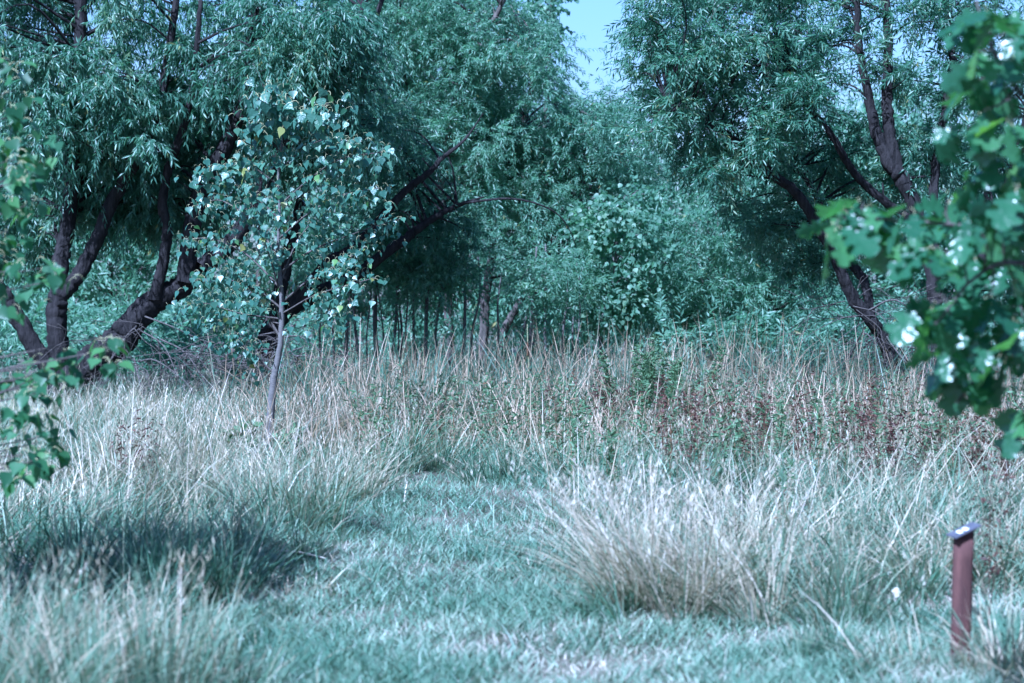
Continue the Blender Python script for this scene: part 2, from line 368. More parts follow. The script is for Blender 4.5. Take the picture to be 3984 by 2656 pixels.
A_poly = [([(-150, -100), (1250, -120), (1380, 100), (1330, 350), (60, 380), (60, 300), (-150, 200)], -1.4, 1.8),
          ([(100, 330), (700, 330), (640, 560), (420, 640), (120, 600)], -1.3, -0.3),
          ([(60, 350), (1330, 350), (1180, 520), (1120, 640), (900, 640), (640, 760), (420, 700), (240, 660), (80, 600)], 0.1, 2.2),
          ([(300, 560), (900, 560), (800, 930), (500, 900), (250, 830)], 0.2, 2.0),
          ([(-400, -1000), (1200, -900), (1350, -150), (-300, -150)], -0.6, 2.2),
          ([(-200, 500), (180, 560), (160, 1000), (-200, 1150)], 0.2, 2.0),
          ([(1000, 100), (1500, 60), (1480, 480), (1330, 620), (1050, 620)], -0.6, 1.0)]
willow('willow_tree', 'large willow with dark rough stems leaning apart, left of the young cottonwood', (250, 1600), A_limbs, A_poly, 30.0, 3, (135, 24, 88, 46, 44, 26, 55), leaf=(0.108, 0.022), trunk_n=2, hang=0.75, droop=1.0, spray=0.44, crad=0.36, n_spray=17)

B_limbs = [([(1040, 1560), (1045, 1400), (1055, 1290), (1110, 1210), (1211, 1150), (1288, 1118), (1415, 1046), (1556, 944), (1660, 866), (1780, 800), (1900, 760)], (44, 42, 40, 35, 29, 25, 22, 18, 14, 9, 2), 1.0),
           ([(1130, 1190), (1224, 1084), (1288, 1014), (1345, 985), (1440, 900), (1560, 760), (1680, 660), (1712, 621), (1808, 542), (1880, 440)], (26, 24, 19, 13, 8, 2), 0.3),
           ([(1796, 790), (1994, 773), (2140, 813), (2208, 880), (2240, 960)], (5, 4, 2.5, 1), 0.4),
           ([(1060, 1280), (1120, 1000), (1180, 760), (1290, 480), (1420, 200), (1500, -50)], (28, 22, 16, 9), 0.8)]
B_poly = [([(1180, 300), (1420, 260), (1600, 520), (1760, 700), (1700, 780), (1500, 830), (1300, 760), (1150, 560)], 0.7, 2.4),
          ([(1450, 800), (1900, 740), (1950, 900), (1700, 960), (1520, 930)], 0.6, 2.0)]
willow('willow_tree', 'dark willow behind the young cottonwood, its trunk stretching low to the right', (1040, 1560), B_limbs, B_poly, 31.5, 3, (42, 14), leaf=(0.10, 0.020), hang=0.5, crad=0.40)

C_limbs = [([(1750, 1420), (1746, 1260), (1735, 1000), (1720, 720), (1770, 420), (1813, 254), (1870, 147), (1943, 34), (2000, -140)], (20, 18, 17, 15, 12, 8), -0.5),
           ([(1880, 1420), (1885, 1250), (1895, 1110), (1950, 820), (2000, 600), (2060, 380), (2090, 200)], (18, 16, 13, 8), 0.3),
           ([(1950, 1400), (1960, 1290), (2011, 1195), (2130, 980), (2230, 760), (2280, 560)], (17, 15, 11, 6), -0.3),
           ([(1690, 700), (1600, 450), (1560, 200), (1550, -80)], (11, 9, 6), 0.2)]
C_poly = [([(1380, -120), (1950, -120), (2060, 60), (2180, 220), (2320, 370), (2420, 480), (2440, 800), (2400, 930), (2150, 960), (1900, 920), (1700, 850), (1500, 700), (1400, 300)], -1.6, 2.0),
          ([(2320, 400), (2440, 360), (2540, 520), (2540, 760), (2400, 720)], -0.8, 1.5),
          ([(1450, -420), (1850, -420), (1900, -120), (1420, -120)], -0.4, 2.0),
          ([(1950, 930), (2380, 960), (2330, 1120), (2080, 1100)], 0.0, 1.8)]
willow('willow_tree', 'broad pale green willow rising in the middle below the patch of open sky', (1750, 1420), C_limbs, C_poly, 38.0, 3, (330, 18, 20, 30), n_leaf=26, leaf=(0.092, 0.0195), mat='willow_pale', bark='bark_thin', spray=0.48, crad=0.52, trunk_n=3, hang=0.35, droop=0.75)

D_limbs = [([(3660, 1560), (3652, 1400), (3642, 1250), (3630, 1080), (3590, 880), (3514, 706), (3465, 640), (3424, 553), (3396, 463), (3370, 330), (3340, 150), (3330, -100)], (30, 28, 28, 28, 30, 30, 24, 19, 15, 10), 0),
           ([(3530, 1560), (3503, 1495), (3469, 1404), (3435, 1314), (3390, 1246), (3316, 1156), (3271, 1049), (3200, 910), (3108, 762), (3006, 677), (2900, 580), (2760, 480), (2600, 400)], (30, 28, 26, 25, 23, 20, 19, 17, 13, 8), -0.9),
           ([(3490, 650), (3458, 508), (3452, 384), (3455, 141), (3441, -60), (3430, -350), (3400, -700)], (24, 21, 17, 13, 8), 0.2),
           ([(3390, 1246), (3375, 1140), (3350, 1071), (3294, 998), (3220, 850), (3150, 720), (3090, 640)], (20, 18, 17, 12, 7), 0.7),
           ([(3585, 880), (3450, 790), (3339, 689), (3294, 627), (3243, 536), (3153, 418), (3090, 290), (3010, 100), (2980, -100)], (17, 15, 13, 11, 6), -0.4),
           ([(3635, 1050), (3632, 760), (3655, 540), (3706, 254), (3689, 100), (3678, -80), (3690, -400)], (20, 18, 16, 15, 11, 7), 0.6),
           ([(3660, 1400), (3760, 1150), (3860, 900), (3960, 600), (4050, 200), (4100, -200)], (24, 22, 18, 10), 0.5)]
D_poly = [([(2510, -120), (3150, -120), (3200, 250), (3100, 520), (2980, 620), (2780, 680), (2600, 620), (2510, 500), (2460, 300), (2470, 60)], -1.5, 1.3),
          ([(3050, -120), (4100, -120), (4100, 420), (3500, 380), (3300, 260), (3100, 200)], -0.4, 1.8),
          ([(3000, 420), (3700, 480), (4050, 560), (4050, 900), (3500, 860), (3250, 900), (3060, 960), (2900, 850)], 0.0, 2.0),
          ([(2820, 760), (3260, 880), (3280, 1050), (3300, 1120), (3180, 1130), (2980, 1080), (2850, 960)], 0.2, 1.6),
          ([(2700, -800), (4300, -900), (4400, -150), (2600, -150)], -0.5, 2.2),
          ([(3700, 850), (4200, 800), (4200, 1200), (3750, 1150)], 0, 1.5)]
willow('willow_tree', 'tall willow on several leaning dark trunks, behind the oak leaves', (3600, 1560), D_limbs, D_poly, 28.0, 3, (140, 56, 56, 9, 36, 16), leaf=(0.095, 0.0205), trunk_n=2, hang=0.3, droop=0.6, crad=0.38, spray=0.38)

# willow bush and thicket trees farther back
def thicket_tree(name, label, stems, poly, d, n, leaf, mat, bark='bark_thin', tmpl=WILLOW_T, crad=0.6, spray=0.55, dz=(-1.5, 1.5), group='trees of the thicket behind the reeds', n_spray=13, n_leaf=18, hang=0.3, cat='tree'):
    b = P(stems[0][0][0][0], 1450, d); root = thing(name, (b[0], d, float(ground(b[0], d))), label, cat, group)
    allp, allr = [], []
    for i, (pts, rp) in enumerate(stems):
        p, r = px_line(pts, d, rp, 6, rng.uniform(-0.5, 0.5))
        p = np.vstack([[p[0][0], p[0][1], min(root.location.z - 0.1, p[0][2] - 0.05)], p]); r = np.r_[r[0] * 1.2, r]
        V, Q, T = tube_arrays(p, r, 8, 0.04)
        part('trunk', new_mesh('trunk', V, [Q, T], None, [bark], None, True), root); allp.append(p); allr.append(r)
    q = poly_points(poly, n); dv = d + rng.uniform(dz[0], dz[1], n)
    C = np.stack([P(x, y, z) for (x, y), z in zip(q, dv)]); rad = crad * rng.uniform(0.7, 1.3, n)
    (pos, ld, nr, L, W, tone), tl = spray_leaves(C, rad, n_spray, n_leaf, spray, leaf[0], leaf[1], 0.7, None, 0.2, hang)
    ok = pos[:, 2] > ground(pos[:, 0], pos[:, 1]) + 0.2
    part('crown', leaves('crown', tmpl, pos[ok], ld[ok], nr[ok], L[ok], W[ok], [mat], tone[ok]), root)
    lines = connect(C, np.vstack(allp), np.concatenate(allr))
    if lines: part('branches', tubes('branches', lines, 4, [bark]), root, 'stuff')
    return root
def stemline(x, top, lean=0, base=1430, r=9):
    k = rng.uniform(-12, 12, 4)
    return ([(x, base), (x + lean * .25 + k[0], base - (base - top) * .3), (x + lean * .6 + k[1], base - (base - top) * .65), (x + lean + k[2], top)], (r, r * .85, r * .7, r * .4))
thicket_tree('thicket_tree', 'slim dark stemmed tree in shade just right of the young cottonwood crown', [stemline(1345, 850, 20), stemline(1400, 900, -30, r=7), stemline(1300, 950, -40, r=6), stemline(1250, 1000, 15, r=5), stemline(1430, 1000, 10, r=4)], [(1230, 900), (1480, 880), (1500, 1080), (1250, 1100)], 34.0, 20, (0.09, 0.022), 'thicket', 'bark_pale')
thicket_tree('thicket_tree', 'slim tree with two upright dark stems under the low stretching branch', [stemline(1465, 850, 10, r=11), stemline(1520, 900, 30, r=7), stemline(1560, 960, -10, r=6), stemline(1490, 1000, -25, r=4), stemline(1540, 1000, 20, r=4)], [(1430, 900), (1680, 920), (1660, 1090), (1420, 1100)], 34.6, 20, (0.085, 0.03), 'thicket', 'bark_pale')
thicket_tree('thicket_tree', 'slim tree with dark stems left of the middle willow trunks', [stemline(1655, 900, 5, r=10), stemline(1620, 950, -20, r=6), stemline(1700, 980, 10, r=6), stemline(1800, 1000, 15, r=8), stemline(1840, 1000, 30, r=6), stemline(1590, 1000, -15, r=4)], [(1580, 930), (1850, 950), (1840, 1090), (1600, 1110)], 34.2, 22, (0.085, 0.028), 'thicket', 'bark_pale')
thicket_tree('thicket_tree', 'slim tree with thin stems right of the middle willow trunks', [stemline(2060, 960, 20, r=8), stemline(2125, 950, -10, r=7), stemline(2190, 1000, 20, r=5), stemline(2010, 1050, 60, r=7), stemline(1930, 1060, 30, r=6), stemline(2260, 1060, -10, r=4)], [(2000, 1000), (2300, 980), (2320, 1180), (2030, 1160)], 34.4, 26, (0.085, 0.026), 'thicket', 'bark_pale')
thicket_tree('cottonwood_tree', 'background cottonwood with a pale crooked stem and round leaves above the reeds', [([(2330, 1420), (2339, 1258), (2372, 1167), (2390, 1054), (2406, 902), (2430, 760)], (9, 8, 7, 6, 5)), ([(2420, 1400), (2440, 1300), (2470, 1220), (2520, 1140)], (6, 5, 4)), stemline(2230, 1000, 10, r=5)], [(2230, 860), (2420, 740), (2560, 760), (2590, 1000), (2520, 1230), (2260, 1290)], 35.5, 50, (0.075, 0.075), 'thicket', 'bark_pale', ROUND_T, 0.42, 0.4, (-0.8, 1.2), n_spray=11, n_leaf=9, hang=0.8)
thicket_tree('willow_bush', 'rounded pale willow bush glowing in sun between the reeds and the tall willow', [stemline(2850, 950, -60, r=10), stemline(2950, 900, 60, r=9), stemline(2780, 980, -80, r=8)], [(2560, 860), (2750, 760), (2980, 780), (3200, 950), (3280, 1200), (3100, 1330), (2700, 1340), (2540, 1200)], 36.5, 125, (0.11, 0.021), 'willow_pale', 'bark_thin', WILLOW_T, 0.45, 0.42, (-1.4, 1.4), hang=0.2, cat='bush')
thicket_tree('cottonwood_tree', 'tall cottonwood whose round leaves top the middle willow beside open sky', [([(2080, 1420), (2090, 1000), (2120, 500), (2140, 150), (2150, -200)], (13, 11, 8, 5))], [(2060, -200), (2110, -120), (2150, 60), (2190, 230), (2150, 300), (2080, 200)], 43, 12, (0.085, 0.085), 'thicket', 'bark_thin', ROUND_T, 0.40, 0.5, (-0.6, 0.6), n_spray=9, n_leaf=9, hang=0.9)
back = [(-500, 56, 'pale far tree at the picture edge behind the large willow', [(-900, 100), (50, 250), (150, 900), (100, 1350), (-900, 1350)], 60),
        (420, 52, 'far bright tree seen between the large willow stems', [(80, 640), (300, 560), (620, 600), (760, 800), (760, 1340), (60, 1350)], 62),
        (1000, 54, 'far green tree filling the shade behind the young cottonwood trunk', [(700, 350), (1300, 200), (1400, 900), (1360, 1340), (700, 1350)], 66),
        (1600, 56, 'far green tree behind the slim shaded stems', [(1280, 100), (1850, 50), (2050, 350), (2050, 1300), (1260, 1340)], 84),
        (2200, 58, 'far green tree behind the middle willow stems', [(1850, 400), (2200, 420), (2480, 470), (2580, 900), (2560, 1300), (1900, 1340)], 66),
        (2720, 54, 'far tree with a low dark crown right of the background cottonwood', [(2460, 720), (2640, 660), (2900, 620), (3000, 1000), (2960, 1340), (2480, 1340)], 44),
        (3250, 50, 'far bright tree seen under the leaning trunks of the tall willow', [(2900, 500), (3200, 420), (3560, 450), (3640, 900), (3600, 1340), (2950, 1340)], 70),
        (3900, 52, 'far tree behind the oak leaves at the picture edge', [(3500, 350), (4000, 250), (4500, 400), (4600, 1340), (3560, 1340)], 66)]
for x, d, lab, poly, n in back:
    thicket_tree('far_tree', lab, [stemline(x, 700, 30, r=12), stemline(x + 60, 800, 60, r=9), stemline(x - 70, 800, -40, r=8)], poly, d, int(n * 1.7), (0.20, 0.052), 'willow_pale', 'bark_thin', WILLOW_T, 0.85, 0.75, (-1.5, 2.5), group='far trees behind the willows', n_spray=13, n_leaf=15)

# dead twigs tangled under the leaning willow and round the tall willow's foot
def dead_tangle(name, label, starts, d, n, lenr, down, base):
    lines = []
    for k in range(n):
        sx, sy = starts[rng.integers(len(starts))]
        a = P(sx + rng.uniform(-40, 40), sy + rng.uniform(-30, 30), d + rng.uniform(-0.8, 0.5))
        dr = rdirs(1)[0]; dr[2] = dr[2] * 0.5 - down; dr[1] *= 0.6; dr = unit(dr)
        L = rng.uniform(*lenr)
        p = np.array([a, a + dr * L * .35 + rng.normal(0, .06, 3), a + dr * L * .7 + np.array([0, 0, -.12 * L]) + rng.normal(0, .08, 3), a + dr * L + np.array([0, 0, -.2 * L]) + rng.normal(0, .08, 3)])
        p = spline(p, 4); r0 = rng.choice([0.004, 0.006, 0.012], p=[.5, .35, .15]); lines.append((p, np.linspace(r0, 0.0025, len(p))))
        for q in range(3):
            i = rng.integers(3, len(p) - 1); e = p[i] + unit(dr + rng.normal(0, .6, 3)) * rng.uniform(.1, .4)
            lines.append((spline(np.array([p[i], (p[i] + e) / 2 + rng.normal(0, .03, 3), e]), 3), np.linspace(0.004, 0.002, 7)))
    b = P(base[0], base[1], d); root = thing(name, (b[0], d, float(ground(b[0], d))), label, 'dead branches')
    main, fine = lines[:], None
    part('branches', tubes('branches', main, 4, ['dead']), root, 'stuff')
dead_tangle('dead_brush', 'tangle of bare grey dead branches under the leaning willow trunk', [(450, 1330), (560, 1260), (640, 1330), (760, 1380), (850, 1400), (500, 1400)], 29.5, 64, (0.5, 1.5), 0.35, (600, 1500))
dead_tangle('dead_brush', 'tangle of bare dead twigs in the shade behind the young cottonwood trunk', [(900, 1330), (980, 1400), (1060, 1350), (1150, 1380)], 29.0, 70, (0.4, 1.2), 0.2, (1000, 1500))
dead_tangle('dead_brush', 'spray of bare grey twigs at the foot of the tall willow', [(3380, 1230), (3450, 1330), (3560, 1250), (3600, 1380), (3300, 1180)], 27.8, 60, (0.5, 1.3), 0.15, (3450, 1500))

# leafy undergrowth in the shade below the trees
n = 330; ux = rng.uniform(-9.5, 11, n); uy = rng.uniform(32.5, 42, n); ux = ux * uy / 36; uz = ground(ux, uy) + rng.uniform(.25, 1.25, n) ** 1.2
(pos, ld, nr, L, W, tone), tl = spray_leaves(np.stack([ux, uy, uz], -1), rng.uniform(.35, .7, n), 11, 14, .5, .13, .036, .5, None, .3, .1)
ok = (pos[:, 2] > ground(pos[:, 0], pos[:, 1])) & ~((np.abs(pos[:, 0] + .6) < 2.6) & (pos[:, 1] < 35.3))
tag(link('undergrowth', leaves('undergrowth', WILLOW_T, pos[ok], ld[ok], nr[ok], L[ok], W[ok], ['willow_pale'], tone[ok])), 'pale green leafy undergrowth behind the willow trunks', 'undergrowth', kind='stuff')

# ------------------------------------------------------------------ the young cottonwood
dS = 21.5
sap = thing('young_cottonwood', tuple(np.r_[P(1040, 1790, dS)[:2], ground(P(1040, 1790, dS)[0], dS)]), 'young cottonwood with heart shaped leaves and slim grey trunk beside the path', 'tree')
tr_p, tr_r = px_line([(1042, 1830), (1046, 1740), (1052, 1620), (1060, 1520), (1068, 1455), (1082, 1390), (1094, 1300), (1096, 1200), (1090, 1080), (1082, 960), (1088, 820), (1082, 700), (1096, 560), (1108, 440), (1118, 370)], dS, (18, 17, 16, 15, 14, 12, 11, 10, 8, 7, 6, 5, 4, 3, 2), 8)
V, Q, T = tube_arrays(tr_p, tr_r, 12, 0.03)
part('trunk', new_mesh('trunk', V, [Q, T], None, ['bark_pale'], None, True), sap)
br = [((1066, 1450), (1010, 1400), (930, 1330), (880, 1280), 7), ((1090, 1310), (1020, 1200), (950, 1100), (890, 1000), 8), ((1094, 1290), (1180, 1250), (1290, 1220), (1340, 1240), 6),
      ((1096, 1200), (1000, 1130), (860, 1080), (760, 1090), 7), ((1094, 1180), (1200, 1090), (1330, 1020), (1420, 960), 7), ((1092, 1120), (960, 990), (830, 930), (720, 930), 7),
      ((1088, 1060), (1220, 970), (1400, 900), (1560, 850), 7), ((1085, 1000), (980, 860), (860, 780), (760, 800), 7), ((1084, 930), (1200, 830), (1330, 760), (1480, 730), 6),
      ((1086, 850), (960, 740), (860, 700), (770, 680), 6), ((1086, 800), (1200, 700), (1320, 620), (1490, 590), 6), ((1083, 720), (1000, 660), (930, 640), (830, 650), 5),
      ((1086, 660), (1180, 580), (1270, 540), (1360, 550), 5), ((1092, 590), (1040, 540), (1010, 500), (1000, 470), 4), ((1100, 500), (1180, 460), (1230, 430), (1280, 400), 4), ((1106, 450), (1070, 400), (1050, 380), (1040, 350), 3),
      ((1092, 1150), (1050, 1000), (1000, 850), (980, 720), 6), ((1092, 1100), (1150, 950), (1230, 840), (1270, 760), 6), ((1096, 1240), (940, 1220), (800, 1180), (720, 1190), 6), ((1094, 1260), (1000, 1240), (880, 1240), (800, 1260), 5), ((1096, 1220), (1220, 1150), (1350, 1110), (1460, 1080), 5)]
att = []
for k, (a, b_, c, e, r) in enumerate(br):
    dd = rng.uniform(-0.85, 0.75)
    p, rr = px_line([a, b_, c, e], dS, (r * .7, r * .5, r * .33, 1.5), 8, dd)
    V, Q, T = tube_arrays(p, rr, 6, 0.03)
    part('branch', new_mesh('branch', V, [Q, T], None, ['bark_thin'], None, True), sap)
    n = int(64 + 36 * r / 6)
    for t in rng.uniform(0.22, 1.0, n) ** 0.8:
        q = p[min(int(t * (len(p) - 1)), len(p) - 1)]; off = rdirs(1)[0] * rng.uniform(0.0, 0.26) * np.array([1, 1, .8]); att.append((q + off, k))
    att.append((p[-1], k)); att.append((p[-1], k))
for t in rng.uniform(0.55, 1, 90):
    i = int(t * (len(tr_p) - 1)); att.append((tr_p[i] + rdirs(1)[0] * rng.uniform(0, 0.16), 99))
def leaf_object_mesh(name, tmpl, Lf, Wf, pet, mats, pr=0.0016, twist=0.0):
    """a leaf on its stalk: stalk leaves the origin along +X, bends over and the blade hangs along -Z"""
    tv, tf = tmpl
    pp = spline(np.array([(0, 0, 0), (pet * .5, 0, pet * .12), (pet * .9, 0, -pet * .25), (pet, 0, -pet * .6)]), 3)
    Vp, Qp, Tp = tube_arrays(pp, np.full(len(pp), pr), 3)
    e = pp[-1]
    d = unit(np.array([[.25, twist, -1.0]])); nr = unit(np.array([[1.0, 0.2 * twist, .25]]))
    Vl = stamp(tv, e[None], d, nr, np.array([Lf]), np.array([Wf]))
    n0 = len(Vl)
    faces = [tf, Tp + n0, Qp + n0]
    midx = np.r_[np.zeros(len(tf)), np.ones(len(Tp) + len(Qp))]
    return new_mesh(name, np.vstack([Vl, Vp]), faces, None, mats, midx)
LM = [leaf_object_mesh('heart_leaf', HEART_T, 1.0, 1.0 * w, 0.62, ['cottonwood_o', 'petiole'], 0.020, tw) for w, tw in ((.95, 0), (1.0, .3), (.85, -.3), (1.05, .15))]
att_p = np.array([a for a, _ in att]); n = len(att_p)
hgt = np.clip((att_p[:, 2] - 1.2) / 2.3, 0, 1)
size = (0.056 + 0.052 * hgt ** 3) * rng.uniform(0.65, 1.3, n)
score = size * 8 - (att_p[:, 1] - dS) * 0.5 + rng.normal(0, .15, n)
order = np.argsort(-score); singles = order[:300]; rest = order[300:]
az = rng.uniform(0, 6.28, n); az = np.where(rng.random(n) < 0.55, rng.normal(-1.7, 0.8, n), az)
tilt = rng.normal(-0.1, 0.35, n)
RL = np.array(sap.location)
def leaf_matrix(p, az_, tilt_, roll_, s):
    return Matrix.Translation(p) @ Matrix.Rotation(az_, 4, 'Z') @ Matrix.Rotation(tilt_, 4, 'Y') @ Matrix.Rotation(roll_, 4, 'X') @ Matrix.Scale(s, 4)
for i in singles:
    o = link('leaf', LM[rng.integers(4)], sap)
    o.matrix_local = leaf_matrix(att_p[i] - RL, az[i], tilt[i], rng.normal(0, .35), size[i])
tvs, tfs, tns, mi, off = [], [], [], [], 0
tmp = LM[0]; nv = len(tmp.vertices); co = np.empty(nv * 3, np.float32); tmp.vertices.foreach_get('co', co); co = co.reshape(-1, 3)
tri = [p for p in tmp.polygons]; t3 = np.array([list(p.vertices) for p in tri if len(p.vertices) == 3]); t4 = np.array([list(p.vertices) for p in tri if len(p.vertices) == 4])
m3 = np.array([p.material_index for p in tri if len(p.vertices) == 3]); m4 = np.array([p.material_index for p in tri if len(p.vertices) == 4])
for i in rest:
    Mx = np.array(leaf_matrix(att_p[i], az[i], tilt[i], rng.normal(0, .35), size[i])); tvs.append(co @ Mx[:3, :3].T + Mx[:3, 3])
nr_ = len(rest)
part('leaves', new_mesh('leaves', np.vstack(tvs), [tile_faces(t3, nr_, nv), tile_faces(t4, nr_, nv)], np.repeat(rng.random(nr_), nv), ['cottonwood', 'petiole'], np.r_[np.tile(m3, nr_), np.tile(m4, nr_)]), sap, 'stuff')

# ------------------------------------------------------------------ poplar at the left edge
dG = 10.8
pop = thing('poplar_tree', (-3.75, dG, float(ground(-3.75, dG))), 'poplar at the left edge, blurred glossy green leaves reaching into view', 'tree')
tp = spline(np.array([(-3.75, dG, -.1), (-3.7, dG, .7), (-3.6, dG + .1, 1.6), (-3.5, dG, 2.6), (-3.1, dG + .1, 3.9)]), 6)
V, Q, T = tube_arrays(tp, np.linspace(.07, .012, len(tp)), 10, .03)
part('trunk', new_mesh('trunk', V, [Q, T], None, ['bark_pale'], None, True), pop)
gp = [(30, 250), (60, 350), (20, 420), (95, 440), (40, 550), (120, 560), (30, 650), (90, 680), (150, 620), (40, 780), (100, 800), (30, 900), (20, 1000), (60, 1050), (180, 1040), (210, 1090), (20, 1150), (-60, 300), (-80, 500), (-70, 700), (-60, 900), (-60, 1080), (120, 700), (60, 620),
      (400, 1310), (420, 1360), (330, 1400), (260, 1420), (170, 1450), (100, 1500), (40, 1480), (220, 1480), (30, 1600), (95, 1620), (140, 1530), (60, 1690), (-50, 1500), (-60, 1650), (150, 1720), (200, 1690), (30, 1800), (90, 1770), (140, 1790), (60, 1850), (20, 1880), (300, 1450), (150, 1400)]
PM = [leaf_object_mesh('poplar_leaf', HEART_T, 1.0, w, 0.5, ['poplar_o', 'petiole'], 0.02, tw) for w, tw in ((.9, 0), (.98, .3), (.82, -.2))]
RP = np.array(pop.location); tips = []
nleaf = 0
for (x, y) in gp:
    c = P(x, y, dG + rng.uniform(-.35, .35)); tips.append(c)
    for k in range(8 if x > -20 else 1):
        if nleaf >= 300: break
        q = c + rdirs(1)[0] * rng.uniform(.01, .11)
        o = link('leaf', PM[rng.integers(3)], pop); nleaf += 1
        o.matrix_local = leaf_matrix(q - RP, rng.normal(-1.4, 1.1), rng.normal(-.25, .4), rng.normal(0, .4), rng.uniform(.056, .088))
lines = []
for c in tips:
    a = tp[np.clip(int((c[2] - .35) / 3.6 * len(tp)), 2, len(tp) - 1)]
    mid = (a + c) / 2 + np.array([0, rng.uniform(-.1, .1), .10]) + rng.normal(0, .04, 3)
    p = spline(np.array([a, mid, c]), 6); lines.append((p, np.linspace(.012, .0022, len(p))))
for p, r in lines:
    V, Q, T = tube_arrays(p, r, 5); part('branch', new_mesh('branch', V, [Q, T], None, ['bark_thin'], None, True), pop)
n = 4200
q = rdirs(n) * (rng.random(n) ** .4)[:, None] * np.array([.95, .9, 1.45]) + np.array([-3.5, dG, 2.4])
n2_ = 3000; q2 = rdirs(n2_) * (rng.random(n2_) ** .45)[:, None] * np.array([.75, .85, .75]) + np.array([-3.45, dG - .15, 3.55]); q = np.vstack([q, q2])
q = q[(q[:, 0] < -2.22) | (q[:, 2] > 3.0)]
n = len(q)
part('leaves', leaves('leaves', ROUND_T, q, unit(rdirs(n) + np.array([0, 0, -.8])), rdirs(n), rng.uniform(.05, .08, n), rng.uniform(.05, .075, n), ['poplar']), pop, 'stuff')

# ------------------------------------------------------------------ oak at the right edge
dO = 8.2
oak = thing('oak_tree', (2.95, dO + .3, float(ground(2.95, dO + .3))), 'oak at the right edge, large blurred lobed leaves hanging close to the camera', 'tree')
def oak_template():
    x = np.array([0, .06, .14, .20, .27, .36, .42, .50, .60, .66, .74, .84, .89, .95, 1.0])
    w = np.array([.02, .10, .22, .14, .13, .40, .42, .22, .24, .50, .46, .24, .27, .20, .02])
    xo = x + np.array([0, 0, .03, .01, 0, .03, .05, .01, 0, .03, .06, 0, .02, .03, 0])
    v = []; k = len(x)
    for i in range(k): v.append((x[i], 0, -.02 - .10 * x[i] ** 2))
    for i in range(k): v.append((xo[i], w[i], .10 * w[i] - .10 * x[i] ** 2 + .02 * math.sin(i * 2.1)))
    for i in range(k): v.append((xo[i], -w[i], .10 * w[i] - .10 * x[i] ** 2 + .02 * math.sin(i * 1.7 + 1)))
    f = []
    for i in range(k - 1):
        f += [(i, i + 1, k + i + 1), (i, k + i + 1, k + i), (i, 2 * k + i + 1, i + 1), (i, 2 * k + i, 2 * k + i + 1)]
    return np.array(v, float), np.array(f)
OAK_T = oak_template()
def oak_leaf_mesh(w):
    tv, tf = OAK_T
    V = tv * np.array([1, w, 1]) + np.array([.10, 0, 0]); pp = np.array([(0, 0, 0), (.05, 0, .005), (.11, 0, -.01)])
    Vp, Qp, Tp = tube_arrays(pp, np.full(3, .008), 4); n0 = len(V)
    return new_mesh('oak_leaf', np.vstack([V, Vp]), [tf, Tp + n0, Qp + n0], None, ['oak_o', 'petiole'], np.r_[np.zeros(len(tf)), np.ones(len(Tp) + len(Qp))], True)
OM = [oak_leaf_mesh(w) for w in (.75, .85, .68)]
op = [(3290, 820), (3360, 790), (3250, 880), (3440, 850), (3530, 810), (3600, 870), (3690, 770), (3770, 840), (3880, 800), (3960, 880), (3640, 960), (3780, 1000), (3900, 1010), (3580, 1170), (3640, 1230), (3740, 1150), (3850, 1190), (3960, 1150), (3710, 1350), (3810, 1400), (3930, 1330),
      (3700, 1470), (3800, 1530), (3920, 1500), (3700, 1560), (3970, 1690), (3770, 70), (3850, 50), (3940, 110), (3810, 200), (3950, 240), (3770, 320), (3880, 300), (3760, 500), (3820, 430), (3930, 470), (3860, 570), (3960, 600), (3960, 720), (3860, 690), (4050, 300), (4060, 700), (4080, 1000), (4060, 1300), (4080, 1500)]
ob_main = [[(4560, 1100), (4250, 960), (3984, 890), (3780, 880), (3560, 860), (3380, 850), (3260, 850)], [(4560, 900), (4200, 560), (3990, 380), (3880, 230), (3820, 80), (3790, -40)],
           [(4560, 1150), (4200, 1080), (3930, 1020), (3780, 1090), (3690, 1200), (3640, 1260)], [(4560, 1250), (4250, 1280), (4020, 1300), (3880, 1380), (3790, 1480), (3720, 1570)], [(4560, 1300), (4300, 1450), (4050, 1620), (3960, 1720)]]
otrunk = spline(np.array([(2.95, dO + .3, -.1), (2.9, dO + .3, .8), (2.85, dO + .2, 1.6), (2.9, dO + .2, 2.6), (2.8, dO + .3, 4.0)]), 6)
V, Q, T = tube_arrays(otrunk, np.linspace(.11, .03, len(otrunk)), 12, .05)
part('trunk', new_mesh('trunk', V, [Q, T], None, ['bark'], None, True), oak)
OB = []
for bl in ob_main:
    p, r = px_line(bl, dO, (18, 13, 9, 7, 5, 3), 8, rng.uniform(-.3, .2))
    p = np.vstack([otrunk[np.argmin(np.abs(otrunk[:, 2] - p[0][2] + .15))], p]); r = np.r_[r[0] * 1.3, r]
    V, Q, T = tube_arrays(p, r, 8, .03); part('branch', new_mesh('branch', V, [Q, T], None, ['bark_thin'], None, True), oak); OB.append(p)
OBP = np.vstack(OB); RO = np.array(oak.location)
